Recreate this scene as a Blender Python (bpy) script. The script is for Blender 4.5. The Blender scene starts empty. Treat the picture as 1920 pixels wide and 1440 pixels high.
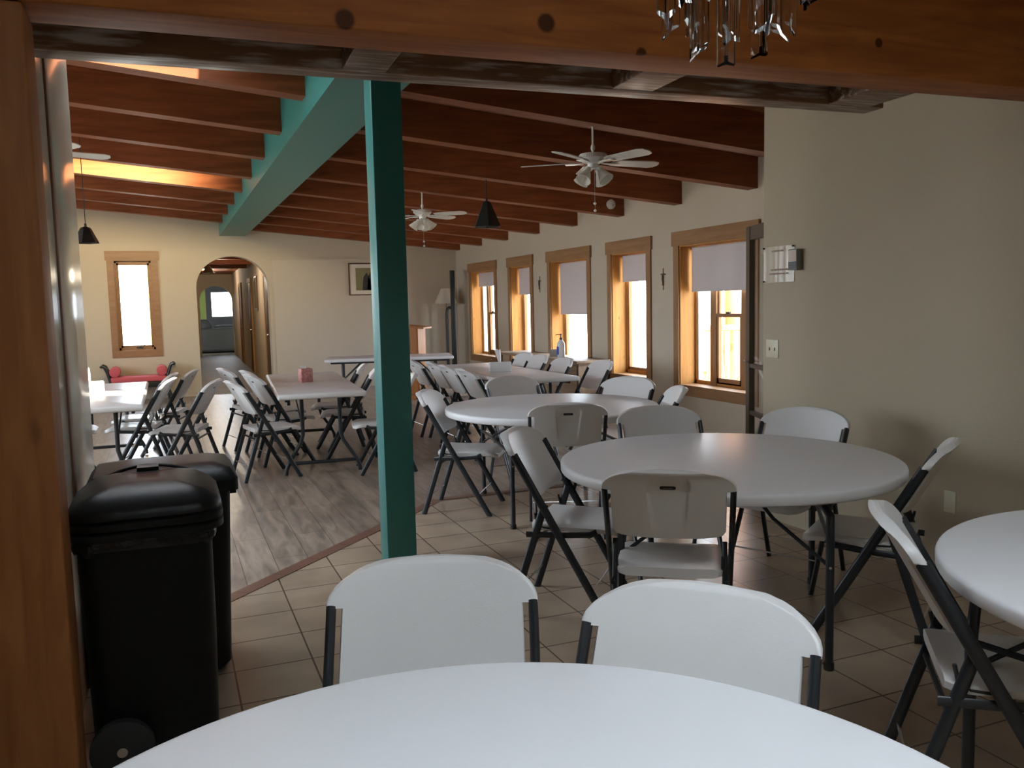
import bpy, math, random
from mathutils import Vector, Matrix
random.seed(7)
SC = bpy.context.scene
COL = SC.collection
pi = math.pi
# ---------------------------------------------------------------- camera
F_PX, PITCH, ROLL, YAW, CAM_H = 1592.432, 0.0947382, -0.0232260, 0.3853521, 1.4752611
fw = Vector((math.sin(YAW)*math.cos(PITCH), math.cos(YAW)*math.cos(PITCH), -math.sin(PITCH)))
r0 = Vector((math.cos(YAW), -math.sin(YAW), 0)); u0 = r0.cross(fw)
cr = r0*math.cos(ROLL)+u0*math.sin(ROLL); cu = -r0*math.sin(ROLL)+u0*math.cos(ROLL)
cam = bpy.data.cameras.new('camera'); camo = bpy.data.objects.new('camera', cam); COL.objects.link(camo)
cam.sensor_width = 36; cam.lens = F_PX*36/1920; cam.clip_start = .05; cam.clip_end = 300
M4 = Matrix((cr, cu, -fw)).transposed().to_4x4(); M4.translation = (0, 0, CAM_H)
camo.matrix_world = M4
SC.camera = camo
# ---------------------------------------------------------------- world, sun, exposure
w = bpy.data.worlds.new('sky'); SC.world = w; w.use_nodes = True
bg = w.node_tree.nodes['Background']
bg.inputs[0].default_value = (.77, .88, 1, 1); bg.inputs[1].default_value = 15.0
sun = bpy.data.lights.new('sun', 'SUN'); suno = bpy.data.objects.new('sun', sun); COL.objects.link(suno)
sun.energy = 26; sun.angle = .02; sun.color = (1, .9, .74)
suno.rotation_euler = Vector((-.06, .78, -.62)).to_track_quat('-Z', 'Y').to_euler()
vs = SC.view_settings
vs.view_transform = 'Standard'; vs.look = 'None'; vs.gamma = 1; vs.use_curve_mapping = False
vs.exposure = 0.0
cy = SC.cycles
cy.max_bounces = 10; cy.diffuse_bounces = 6; cy.glossy_bounces = 4; cy.transmission_bounces = 8
cy.transparent_max_bounces = 16; cy.sample_clamp_indirect = 12; cy.caustics_refractive = False; cy.caustics_reflective = False
cy.use_denoising = True
def portal(loc, rot, sx, sy):
    l = bpy.data.lights.new('window_portal', 'AREA'); l.shape = 'RECTANGLE'; l.size = sx; l.size_y = sy
    l.cycles.is_portal = True
    o = bpy.data.objects.new('window_portal', l); COL.objects.link(o); o.location = loc; o.rotation_euler = rot

# ---------------------------------------------------------------- materials
def nm(name):
    m = bpy.data.materials.new(name); m.use_nodes = True
    return m, m.node_tree.nodes, m.node_tree.links, m.node_tree.nodes['Principled BSDF']
def plain(name, col, rough=.5, metal=0, spec=.5, noise=0, nscale=8, bump=0, bscale=60, coat=0):
    m, N, L, b = nm(name)
    b.inputs['Roughness'].default_value = rough; b.inputs['Metallic'].default_value = metal
    b.inputs['Specular IOR Level'].default_value = spec; b.inputs['Coat Weight'].default_value = coat
    tc = N.new('ShaderNodeTexCoord')
    n = N.new('ShaderNodeTexNoise'); n.inputs['Scale'].default_value = nscale; n.inputs['Detail'].default_value = 4
    L.new(tc.outputs['Object'], n.inputs['Vector'])
    r = N.new('ShaderNodeMix'); r.data_type = 'RGBA'; L.new(n.outputs['Fac'], r.inputs['Factor'])
    k = max(noise, .02)
    r.inputs['A'].default_value = (*[min(1, c*(1+k)) for c in col], 1); r.inputs['B'].default_value = (*[c*(1-k) for c in col], 1)
    L.new(r.outputs['Result'], b.inputs['Base Color'])
    if bump:
        n2 = N.new('ShaderNodeTexNoise'); n2.inputs['Scale'].default_value = bscale; n2.inputs['Detail'].default_value = 3
        L.new(tc.outputs['Object'], n2.inputs['Vector'])
        bp = N.new('ShaderNodeBump'); bp.inputs['Strength'].default_value = bump; bp.inputs['Distance'].default_value = .01
        L.new(n2.outputs['Fac'], bp.inputs['Height']); L.new(bp.outputs['Normal'], b.inputs['Normal'])
    return m
def wood(name, light, dark, axis='X', rough=.5, knots=(), kscale=1.6, kamt=.75, spec=.25, wear=0, ksize=.03):
    m, N, L, b = nm(name)
    b.inputs['Roughness'].default_value = rough; b.inputs['Specular IOR Level'].default_value = spec
    tc = N.new('ShaderNodeTexCoord')
    mp = N.new('ShaderNodeMapping'); L.new(tc.outputs['Object'], mp.inputs['Vector'])
    s = {'X': (1, 9, 9), 'Y': (9, 1, 9), 'Z': (9, 9, 1)}[axis]; mp.inputs['Scale'].default_value = s
    n = N.new('ShaderNodeTexNoise'); n.inputs['Scale'].default_value = 2.2; n.inputs['Detail'].default_value = 6; n.inputs['Distortion'].default_value = .7
    L.new(mp.outputs['Vector'], n.inputs['Vector'])
    cr_ = N.new('ShaderNodeValToRGB'); L.new(n.outputs['Fac'], cr_.inputs['Fac'])
    cr_.color_ramp.elements[0].position = .3; cr_.color_ramp.elements[1].position = .7
    cr_.color_ramp.elements[0].color = (*dark, 1); cr_.color_ramp.elements[1].color = (*light, 1)
    out = cr_.outputs['Color']
    mp2 = N.new('ShaderNodeMapping'); L.new(tc.outputs['Object'], mp2.inputs['Vector'])
    mp2.inputs['Scale'].default_value = {'X': (.6, 1.6, 1.6), 'Y': (1.6, .6, 1.6), 'Z': (1.6, 1.6, .6)}[axis]
    v = N.new('ShaderNodeTexVoronoi'); v.inputs['Scale'].default_value = kscale; L.new(mp2.outputs['Vector'], v.inputs['Vector'])
    kr = N.new('ShaderNodeMapRange'); kr.inputs['From Min'].default_value = ksize*kscale; kr.inputs['From Max'].default_value = ksize*2.2*kscale
    kr.inputs['To Min'].default_value = kamt; kr.inputs['To Max'].default_value = 0
    L.new(v.outputs['Distance'], kr.inputs['Value'])
    fac = kr.outputs['Result']
    for (kx, ky, kz, kr_) in knots:
        d = N.new('ShaderNodeVectorMath'); d.operation = 'DISTANCE'; d.inputs[1].default_value = (kx, ky, kz); L.new(tc.outputs['Object'], d.inputs[0])
        q = N.new('ShaderNodeMapRange'); q.inputs['From Min'].default_value = kr_*.8; q.inputs['From Max'].default_value = kr_*1.15
        q.inputs['To Min'].default_value = 1; q.inputs['To Max'].default_value = 0; L.new(d.outputs['Value'], q.inputs['Value'])
        a = N.new('ShaderNodeMath'); a.operation = 'MAXIMUM'; L.new(fac, a.inputs[0]); L.new(q.outputs['Result'], a.inputs[1]); fac = a.outputs[0]
    mx = N.new('ShaderNodeMix'); mx.data_type = 'RGBA'; L.new(fac, mx.inputs['Factor']); L.new(out, mx.inputs['A'])
    mx.inputs['B'].default_value = (dark[0]*.3, dark[1]*.28, dark[2]*.28, 1); out = mx.outputs['Result']
    if wear:
        mp3 = N.new('ShaderNodeMapping'); L.new(tc.outputs['Object'], mp3.inputs['Vector']); mp3.inputs['Scale'].default_value = (1.2, 12, 12)
        n3 = N.new('ShaderNodeTexNoise'); n3.inputs['Scale'].default_value = 3; n3.inputs['Detail'].default_value = 8; L.new(mp3.outputs['Vector'], n3.inputs['Vector'])
        q = N.new('ShaderNodeMapRange'); q.inputs['From Min'].default_value = .5; q.inputs['From Max'].default_value = .66; q.inputs['To Max'].default_value = wear
        L.new(n3.outputs['Fac'], q.inputs['Value'])
        m2 = N.new('ShaderNodeMix'); m2.data_type = 'RGBA'; L.new(q.outputs['Result'], m2.inputs['Factor']); L.new(out, m2.inputs['A'])
        m2.inputs['B'].default_value = (.5, .46, .4, 1); out = m2.outputs['Result']
    L.new(out, b.inputs['Base Color'])
    bp = N.new('ShaderNodeBump'); bp.inputs['Strength'].default_value = .15; bp.inputs['Distance'].default_value = .01
    L.new(n.outputs['Fac'], bp.inputs['Height']); L.new(bp.outputs['Normal'], b.inputs['Normal'])
    return m
def tile_mat(name, c1, c2, grout, size, off=(0, 0), rough=.3, stagger=0, mortar=.008, rot=0, streak=0, row=None, bumpy=.3):
    m, N, L, b = nm(name)
    tc = N.new('ShaderNodeTexCoord'); mp = N.new('ShaderNodeMapping'); L.new(tc.outputs['Object'], mp.inputs['Vector'])
    mp.inputs['Location'].default_value = (*off, 0); mp.inputs['Rotation'].default_value = (0, 0, rot)
    br = N.new('ShaderNodeTexBrick'); L.new(mp.outputs['Vector'], br.inputs['Vector'])
    br.offset = stagger; br.inputs['Scale'].default_value = 1; br.inputs['Brick Width'].default_value = size
    br.inputs['Row Height'].default_value = row or size; br.inputs['Mortar Size'].default_value = mortar*.5; br.inputs['Mortar Smooth'].default_value = .1
    br.inputs['Color1'].default_value = (*c1, 1); br.inputs['Color2'].default_value = (*c2, 1); br.inputs['Mortar'].default_value = (*grout, 1)
    n = N.new('ShaderNodeTexNoise'); n.inputs['Detail'].default_value = 6
    if streak:
        mp2 = N.new('ShaderNodeMapping'); mp2.inputs['Scale'].default_value = (7, 1.1, 1); L.new(tc.outputs['Object'], mp2.inputs['Vector'])
        L.new(mp2.outputs['Vector'], n.inputs['Vector']); n.inputs['Scale'].default_value = 2.2; n.inputs['Distortion'].default_value = .8
    else:
        L.new(tc.outputs['Object'], n.inputs['Vector']); n.inputs['Scale'].default_value = 3; n.inputs['Detail'].default_value = 2
    mr = N.new('ShaderNodeMapRange'); mr.inputs['From Min'].default_value = .3; mr.inputs['From Max'].default_value = .7
    k = streak or .16; mr.inputs['To Min'].default_value = 1-k; mr.inputs['To Max'].default_value = 1+k; L.new(n.outputs['Fac'], mr.inputs['Value'])
    mx = N.new('ShaderNodeVectorMath'); mx.operation = 'SCALE'; L.new(br.outputs['Color'], mx.inputs[0]); L.new(mr.outputs['Result'], mx.inputs['Scale'])
    L.new(mx.outputs['Vector'], b.inputs['Base Color'])
    rr = N.new('ShaderNodeMapRange'); rr.inputs['To Min'].default_value = rough*.85; rr.inputs['To Max'].default_value = rough*1.2
    L.new(n.outputs['Fac'], rr.inputs['Value']); L.new(rr.outputs['Result'], b.inputs['Roughness'])
    bp = N.new('ShaderNodeBump'); bp.inputs['Strength'].default_value = bumpy; bp.inputs['Distance'].default_value = .003; bp.invert = True
    L.new(br.outputs['Fac'], bp.inputs['Height']); L.new(bp.outputs['Normal'], b.inputs['Normal'])
    return m
def glass_pane(name):
    m, N, L, b = nm(name); N.remove(b)
    t = N.new('ShaderNodeBsdfTransparent'); g = N.new('ShaderNodeBsdfGlossy'); g.inputs['Roughness'].default_value = .02
    lw = N.new('ShaderNodeLayerWeight'); lw.inputs['Blend'].default_value = .5
    pw = N.new('ShaderNodeMath'); pw.operation = 'POWER'; pw.inputs[1].default_value = 4; L.new(lw.outputs['Facing'], pw.inputs[0])
    f = N.new('ShaderNodeMapRange'); f.inputs['To Min'].default_value = .03; f.inputs['To Max'].default_value = .8; L.new(pw.outputs[0], f.inputs['Value'])
    mx = N.new('ShaderNodeMixShader'); L.new(f.outputs[0], mx.inputs[0]); L.new(t.outputs[0], mx.inputs[1]); L.new(g.outputs[0], mx.inputs[2])
    L.new(mx.outputs[0], N['Material Output'].inputs[0])
    return m
def crystal(name):
    m, N, L, b = nm(name)
    b.inputs['Transmission Weight'].default_value = 1; b.inputs['Roughness'].default_value = .02; b.inputs['IOR'].default_value = 1.4
    b.inputs['Base Color'].default_value = (.97, .98, .96, 1)
    return m
def translucent(name, col, t=.3, rough=.6):
    m, N, L, b = nm(name)
    b.inputs['Base Color'].default_value = (*col, 1); b.inputs['Roughness'].default_value = rough
    tr = N.new('ShaderNodeBsdfTranslucent'); tr.inputs[0].default_value = (*col, 1)
    mx = N.new('ShaderNodeMixShader'); mx.inputs[0].default_value = t
    L.new(b.outputs[0], mx.inputs[1]); L.new(tr.outputs[0], mx.inputs[2]); L.new(mx.outputs[0], N['Material Output'].inputs[0])
    return m
XNB = 3.675
MT = dict(
    dimwall=plain('dimmed_cream_plaster', (.44, .37, .26), .75, bump=.12, bscale=90, noise=.04, nscale=1.5),  # same cream paint, its colour darkened for the dimmer light on the near wall
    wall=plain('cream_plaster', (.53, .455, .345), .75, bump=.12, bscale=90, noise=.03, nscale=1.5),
    gloss=plain('glossy_white_paint', (.62, .57, .46), .16, noise=.02),
    joist=wood('red_brown_joist_wood', (.27, .088, .034), (.17, .05, .02), 'X', .5, kscale=1.5, kamt=.5, spec=.15),
    deck=wood('ceiling_plank_wood', (.34, .13, .055), (.24, .08, .035), 'Y', .55),
    header=wood('orange_brown_beam_wood', (.44, .15, .035), (.27, .08, .022), 'X', .5, kscale=.8, kamt=.35, spec=.15,
                knots=((.5515+2.1-XNB, 0, .025, .031), (1.206+2.1-XNB, 0, .072, .031), (1.555+2.1-XNB, 0, .002, .02), (2.572+2.1-XNB, 0, .118, .018))),
    header2=wood('weathered_beam_wood', (.22, .11, .05), (.13, .06, .03), 'X', .35, wear=.8, kamt=.3),
    column=wood('orange_brown_post_wood', (.36, .15, .05), (.25, .09, .03), 'Z', .5, kscale=1.6, kamt=.7, spec=.15, ksize=.018),
    pine=wood('golden_pine', (.52, .26, .070), (.43, .19, .045), 'Z', .55, kscale=5, kamt=.7, ksize=.008),
    pineh=wood('golden_pine_rail', (.35, .195, .09), (.28, .145, .065), 'Y', .55, kscale=5, kamt=.6, ksize=.008),
    pinex=wood('golden_pine_cross', (.33, .185, .10), (.26, .135, .07), 'X', .4, kscale=2.2, kamt=.6),
    trimdk=plain('brown_trim', (.22, .11, .06), .5),
    teal=plain('teal_paint', (.028, .185, .165), .38, noise=.04),
    plastic=plain('white_moulded_plastic', (.78, .77, .75), .34, bump=.05, bscale=300, noise=.015),
    tabletop=plain('white_table_plastic', (.80, .80, .80), .36, spec=.35, noise=.015),
    steel=plain('dark_grey_painted_steel', (.022, .026, .03), .35),
    silver=plain('bright_steel', (.75, .75, .75), .25, metal=1),
    label=plain('dark_label', (.03, .03, .03), .4),
    labelt=plain('grey_lettering', (.4, .4, .38), .5),
    black=plain('black_bin_plastic', (.007, .0075, .0075), .42, spec=.22, bump=.05, bscale=200),
    bag=plain('black_bag_film', (.01, .01, .01), .12, bump=.8, bscale=25),
    rubber=plain('black_rubber', (.015, .015, .015), .7),
    lam=tile_mat('grey_brown_laminate', (.32, .255, .20), (.24, .19, .148), (.07, .05, .04), 1.25, (.1, .05), .3, .4, .004, pi/2, .4, row=.19, bumpy=.1),
    tile=tile_mat('terracotta_tile', (.41, .315, .225), (.37, .28, .20), (.12, .08, .06), .3125, (-.4955+.3125*4, -4.157+.3125*16), .24),
    hallt=tile_mat('hall_tile', (.20, .165, .12), (.17, .14, .10), (.1, .07, .05), .42, (.1, 0), .55),
    edge=tile_mat('red_brown_edge_tile', (.20, .10, .07), (.17, .09, .06), (.08, .05, .03), .31, (0, 0), .3, rot=-pi/4),
    blind=translucent('roller_blind_fabric', (.62, .57, .56), .10),
    glass=glass_pane('window_glass'), crystal=crystal('crystal_acrylic'),
    white=plain('white_enamel', (.75, .76, .72), .25),
    frost=translucent('frosted_glass_shade', (.85, .84, .78), .4, .3),
    bronze=plain('black_iron', (.02, .022, .02), .45, metal=.3),
    red=plain('red_cushion_fabric', (.55, .09, .11), .7, bump=.2, bscale=150),
    tissue=plain('tissue_paper', (.85, .85, .85), .8),
    card=plain('white_card', (.72, .74, .74), .5),
    blue=plain('blue_label', (.03, .10, .45), .4),
    bottle=plain('clear_gel_bottle', (.75, .83, .9), .1, coat=.5),
    ivory=plain('ivory_plastic', (.60, .54, .38), .35),
    greyp=plain('grey_plastic', (.2, .2, .18), .4),
    beigep=plain('beige_plate', (.55, .45, .36), .5),
    bronzec=plain('aged_bronze', (.20, .15, .09), .4, metal=.6),
    cream=translucent('lampshade_linen', (.75, .65, .52), .25),
    frame=plain('dark_wood_frame', (.10, .04, .02), .35),
    mat_=plain('picture_mount', (.70, .64, .52), .7),
    art=plain('olive_painting', (.22, .20, .10), .5, noise=.35, nscale=4),
    artd=plain('dark_silhouette_paint', (.03, .03, .03), .5),
    screen=plain('screen_panel', (.545, .475, .375), .7),
    cab=wood('weathered_cabinet_wood', (.34, .24, .16), (.24, .16, .10), 'Y', .5),
    floral=plain('floral_card', (.50, .22, .20), .5, noise=.9, nscale=38),
    sofa=plain('dark_grey_upholstery', (.036, .033, .027), .8, bump=.4, bscale=30),
    green=plain('lime_green_wall', (.25, .30, .08), .8),
    char=plain('charcoal_wall', (.06, .06, .065), .8),
    log=wood('peeled_log', (.55, .27, .12), (.40, .17, .07), 'Z', .6),
    ground=plain('pale_gravel', (.62, .58, .52), .9, noise=.1),
    porch=plain('porch_boards', (.5, .42, .34), .7),
    stain=plain('grey_brown_painted_wood', (.10, .070, .045), .5),
)
MT['casing'] = wood('pine_casing', (.36, .20, .095), (.29, .15, .065), 'Z', .55, kscale=5, kamt=.6, ksize=.008)
MT['lectern'] = wood('lectern_pine', (.44, .19, .06), (.34, .13, .04), 'Z', .5, kscale=4, kamt=.6, ksize=.010)

# ---------------------------------------------------------------- mesh helpers
class MB:
    def __init__(s): s.v = []; s.f = []; s.m = []; s.mi = 0
    def add(s, vs_, fs):
        b = len(s.v); s.v += [tuple(v) for v in vs_]; s.f += [tuple(b+i for i in f) for f in fs]; s.m += [s.mi]*len(fs); return s
    def box(s, x0, x1, y0, y1, z0, z1):
        x0, x1 = min(x0, x1), max(x0, x1); y0, y1 = min(y0, y1), max(y0, y1); z0, z1 = min(z0, z1), max(z0, z1)
        return s.add([(x0,y0,z0),(x1,y0,z0),(x1,y1,z0),(x0,y1,z0),(x0,y0,z1),(x1,y0,z1),(x1,y1,z1),(x0,y1,z1)],
                     [(0,3,2,1),(4,5,6,7),(0,1,5,4),(1,2,6,5),(2,3,7,6),(3,0,4,7)])
    def hexa(s, p): return s.add(p, [(0,3,2,1),(4,5,6,7),(0,1,5,4),(1,2,6,5),(2,3,7,6),(3,0,4,7)])
    def rbox(s, x0, x1, y0, y1, z0, z1, r=.01, n=3):
        # rounded box: rounded plan corners and softened top / bottom edges
        r = min(r, (x1-x0)/2.01, (y1-y0)/2.01, (z1-z0)/2.01)
        rings = []
        def ring(ins, z):
            q = []
            rr = max(r-ins, 1e-4) if True else r
            for cx, cy_, a0 in ((x1-r, y1-r, 0), (x0+r, y1-r, pi/2), (x0+r, y0+r, pi), (x1-r, y0+r, 1.5*pi)):
                for i in range(n+1):
                    a = a0+i*pi/2/n; q.append((cx+rr*math.cos(a), cy_+rr*math.sin(a), z))
            return q
        for i in range(n+1):
            a = i*pi/2/n; rings.append(ring(r*(1-math.sin(a))*.999, z0+r*(1-math.cos(a))))
        for i in range(n, -1, -1):
            a = i*pi/2/n; rings.append(ring(r*(1-math.sin(a))*.999, z1-r*(1-math.cos(a))))
        return s.loft(rings)
    def loft(s, rings, cap=True, closed=True):
        n = len(rings[0]); vs_ = [p for r in rings for p in r]; fs = []
        for i in range(len(rings)-1):
            for j in range(n if closed else n-1):
                k = (j+1) % n; fs.append((i*n+j, i*n+k, (i+1)*n+k, (i+1)*n+j))
        if cap:
            fs.append(tuple(range(n-1, -1, -1))); fs.append(tuple((len(rings)-1)*n+j for j in range(n)))
        return s.add(vs_, fs)
    def tube(s, pts, r, r2=None, n=10, up=(0, 0, 1)):
        # r along side vector, r2 along the other
        pts = [Vector(p) for p in pts]; r2 = r2 or r; rings = []; side = None
        for i, p in enumerate(pts):
            t = (pts[min(i+1, len(pts)-1)]-pts[max(i-1, 0)]).normalized()
            if side is None:
                u = Vector(up)
                if abs(u.dot(t)) > .97: u = Vector((1, 0, 0))
                side = t.cross(u).normalized()
            else: side = (side-t*side.dot(t)).normalized()
            o = side.cross(t).normalized()
            rings.append([tuple(p+side*r*math.cos(2*pi*k/n)+o*r2*math.sin(2*pi*k/n)) for k in range(n)])
        return s.loft(rings)
    def lathe(s, prof, c=(0, 0, 0), n=24, ax='z', cap=True):
        rings = []
        for r, z in prof:
            r = max(r, 1e-4)
            if ax == 'z': rings.append([(c[0]+r*math.cos(2*pi*k/n), c[1]+r*math.sin(2*pi*k/n), c[2]+z) for k in range(n)])
            elif ax == 'x': rings.append([(c[0]+z, c[1]+r*math.cos(2*pi*k/n), c[2]+r*math.sin(2*pi*k/n)) for k in range(n)])
            else: rings.append([(c[0]+r*math.sin(2*pi*k/n), c[1]+z, c[2]+r*math.cos(2*pi*k/n)) for k in range(n)])
        return s.loft(rings, cap=cap)
    def prism(s, poly, a0, a1, ax='y'):
        n = len(poly)
        f = {'y': lambda p, a: (p[0], a, p[1]), 'x': lambda p, a: (a, p[0], p[1]), 'z': lambda p, a: (p[0], p[1], a)}[ax]
        return s.loft([[f(p, a0) for p in poly], [f(p, a1) for p in poly]])
    def xf(s, M, start=0):
        for i in range(start, len(s.v)): s.v[i] = tuple(M @ Vector(s.v[i]))
        return s
    def mesh(s, name, mats, sharp=.7):
        me = bpy.data.meshes.new(name); me.from_pydata(s.v, [], s.f)
        for m in (mats if isinstance(mats, (list, tuple)) else [mats]): me.materials.append(m)
        if any(s.m): me.polygons.foreach_set('material_index', s.m)
        me.update()
        import bmesh
        bm = bmesh.new(); bm.from_mesh(me); bmesh.ops.recalc_face_normals(bm, faces=bm.faces); bm.to_mesh(me); bm.free()
        me.polygons.foreach_set('use_smooth', [True]*len(me.polygons)); me.set_sharp_from_angle(angle=sharp)
        return me
    def ob(s, name, mats, parent=None, loc=None, rotz=0, sharp=.7, label=None):
        o = bpy.data.objects.new(name, s.mesh(name, mats, sharp)); COL.objects.link(o)
        if parent is not None: o.parent = parent
        if loc is not None: o.location = loc
        if rotz: o.rotation_euler = (0, 0, rotz)
        if label: o['label'] = label
        return o
def tag(o, label, cat, group=None):
    o['label'] = label; o['category'] = cat
    if group: o['group'] = group
    return o
def thing(name, label, cat, loc=(0, 0, 0), rotz=0, group=None):
    o = bpy.data.objects.new(name, None); COL.objects.link(o); o.location = loc; o.rotation_euler = (0, 0, rotz)
    o.empty_display_size = .1
    return tag(o, label, cat, group)
def struct(o): o['kind'] = 'structure'; return o
def sempty(name, loc=(0, 0, 0)):
    o = bpy.data.objects.new(name, None); COL.objects.link(o); o.location = loc; o.empty_display_size = .1
    return struct(o)
def copy_tree(o, parent=None):
    c = o.copy(); COL.objects.link(c)
    if parent is not None: c.parent = parent
    for ch in [k for k in bpy.data.objects if k.parent == o]: copy_tree(ch, c)
    return c

# ---------------------------------------------------------------- shell
XW, YF, XN = 5.245, 15.65, 3.675          # window wall, far wall, near right wall
XL, YB = -4.2, -1.5
SL = .0895
def jz(x): return 2.97-SL*x               # underside of the joists
TH = .30
def wallmap(side):
    return {'right': lambda u, d, z: (XW+d, u, z), 'far': lambda u, d, z: (u, YF+d, z),
            'left': lambda u, d, z: (XL-d, u, z), 'back': lambda u, d, z: (u, YB-d, z)}[side]
def wbox(mb, side, u0, u1, d0, d1, z0, z1):
    a = wallmap(side)(u0, d0, z0); b = wallmap(side)(u1, d1, z1)
    return mb.box(a[0], b[0], a[1], b[1], a[2], b[2])
def wall(name, side, u0, u1, holes, z1=3.7, mat='wall', z0=-.05):
    mb = MB(); u = u0
    for h0, h1, a, b in sorted(holes):
        wbox(mb, side, u, h0, 0, TH, z0, z1); wbox(mb, side, h0, h1, 0, TH, z0, a); wbox(mb, side, h0, h1, 0, TH, b, z1); u = h1
    wbox(mb, side, u, u1, 0, TH, z0, z1)
    return struct(mb.ob(name, MT[mat]))
WR = [(6.72, 7.98, .54, 2.06), (8.65, 9.50, .56, 2.06), (10.16, 11.33, .56, 2.06), (12.06, 12.88, .56, 2.06), (13.60, 14.80, .56, 2.06)]
WF = [(-.745, -.15, .83, 2.34)]
WB = []
WLn = [(5.6, 7.8, .7, 2.65), (8.6, 10.8, .7, 2.65), (12.0, 13.4, .7, 2.65)]  # windows added to the unseen left wall to brighten the main room
wall('wall_right', 'right', 4.45, YF+TH, WR)
wall('wall_left', 'left', YB-TH, YF+TH, WLn, 4.0)
wall('wall_back', 'back', XL-TH, XN+.2, WB, 4.0)
# far wall with window and arch
AX, AW, AS, AT = 1.142, .608, 1.86, 2.407
mb = MB()
for a, b, c, d in ((XL, -.745, -.05, 4.0), (-.745, -.15, -.05, .83), (-.745, -.15, 2.34, 4.0), (-.15, AX-AW, -.05, 4.0), (AX+AW, XW+.4, -.05, 4.0)):
    mb.box(a, b, YF, YF+TH, c, d)
def arch_fill(mb, cx, w_, zs, zt, y0, y1, ztop, n=28):
    vs_ = []
    for y in (y0, y1):
        for i in range(n+1):
            a = pi*i/n; x = cx-w_*math.cos(a); z = zs+(zt-zs)*math.sin(a)
            vs_ += [(x, y, z), (x, y, ztop)]
    m = 2*(n+1); fs = []
    for i in range(n):
        a = 2*i
        fs += [(a, a+1, a+3, a+2), (m+a, m+a+2, m+a+3, m+a+1), (a, a+2, m+a+2, m+a), (a+1, m+a+1, m+a+3, a+3)]
    mb.add(vs_, fs)
arch_fill(mb, AX, AW, AS, AT, YF, YF+TH, 4.0)
struct(mb.ob('wall_far', MT['wall'], sharp=.5))
# near right wall and its return, divider on the left
struct(MB().box(XN, XN+.16, YB-TH, 4.6, -.05, 3.7).ob('wall_near_right', MT['dimwall']))
struct(MB().box(XN+.16, XW+TH, 4.44, 4.6, -.05, 3.7).ob('wall_return', MT['wall']))
struct(MB().box(XL, -.375, 2.88, 4.58, -.05, 3.9).ob('wall_divider', MT['wall']))
p1 = struct(MB().rbox(-.375, -.36, 3.72, 4.60, 0, 3.3, .004).ob('trim_1', MT['gloss']))
struct(MB().rbox(-.375, -.355, 3.62, 3.70, 0, 3.3, .004).ob('trim_2', MT['trimdk']))
struct(MB().rbox(-.375, -.362, 2.88, 3.61, 0, 3.3, .004).ob('trim_3', MT['gloss']))
# floors
def poly(name, pts, z, mat, th=.02):
    mb = MB(); mb.loft([[(x, y, z-th) for x, y in pts], [(x, y, z) for x, y in pts]]); return struct(mb.ob(name, MT[mat]))
B0 = 4.18   # y = x + B0 is the tile border
poly('floor', [(XL-.1, YB-.1), (XW+TH, YB-.1), (XW+TH, YF+.02), (XL-.1, YF+.02)], 0, 'lam', .1)
poly('floor_tiled', [(XL-.1, YB-.1), (XW+.2, YB-.1), (XW+.2, 6.05), (1.87, 6.05), (-.8, 6.05-2.67), (XL-.1, 3.38)], .004, 'tile', .003)
mb = MB()
def strip(a, b, w_):
    a = Vector((*a, 0)); b = Vector((*b, 0)); d = (b-a).normalized(); n = Vector((-d.y, d.x, 0))*w_
    mb.loft([[tuple(q+Vector((0, 0, z))) for q in (a, b, b+n, a+n)] for z in (.0, .008)])
strip((-.8, 3.38), (1.87, 6.05), .085); strip((1.86, 6.05), (XW, 6.05), .085)
struct(mb.ob('trim_4', MT['edge']))
poly('floor_hall', [(-.3, YF+.02), (2.9, YF+.02), (3.6, 34), (-.3, 34)], 0, 'hallt', .1)
# ceiling deck
def slab(name, x0, x1, y0, y1, z_off, th, mat):
    mb = MB(); a, b = jz(x0)+z_off, jz(x1)+z_off
    mb.hexa([(x0,y0,a),(x1,y0,b),(x1,y1,b),(x0,y1,a),(x0,y0,a+th),(x1,y0,b+th),(x1,y1,b+th),(x0,y1,a+th)])
    return mb.ob(name, MT[mat])
HOLES = [(-.05, 1.75, -.4, .95), (-1.75, .35, 4.62, 5.62)]   # unseen roof openings, added to light the nearest and far-left tables
X0, X1 = XL-.35, XW+TH+.1; yy = YB-TH-.1
for k, (a, b, c, d) in enumerate(HOLES):
    for x0, x1, y0, y1, nm_ in ((X0, X1, yy, c, 'ceiling'), (X0, a, c, d, 'ceiling_left_of_rooflight'), (b, X1, c, d, 'ceiling_right_of_rooflight')):
        struct(slab(nm_, x0, x1, y0, y1, .29, .12, 'deck'))
    yy = d
    cx, cy_, h = (a+b)/2, (c+d)/2, (.45 if k == 0 else .20); hx_, hy_ = (b-a)/2, (d-c)/2; zb = jz(cx)+.41
    e = sempty('window_%d' % (12+k), (cx, cy_, zb)); mb = MB(); dz = SL*hx_+.02
    hs = 1.7 if k == 0 else h  # rear side of the first curb raised, out of view, to block direct sun
    mb.box(-hx_-.05, hx_+.05, -hy_-.05, -hy_, -dz, hs); mb.box(-hx_-.05, hx_+.05, hy_, hy_+.05, -dz, h)
    mb.box(-hx_-.05, -hx_, -hy_, hy_, -dz, h); mb.box(hx_, hx_+.05, -hy_, hy_, -dz, h)
    mb.ob('curb', MT['white'], e); MB().box(-hx_, hx_, -hy_, hy_, h-.02, h-.014).ob('pane', MT['glass'], e)
    portal((cx, cy_, zb+h-.03), (0, 0, 0), b-a, d-c)
struct(slab('ceiling', X0, X1, yy, YF+TH, .29, .12, 'deck'))
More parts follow.
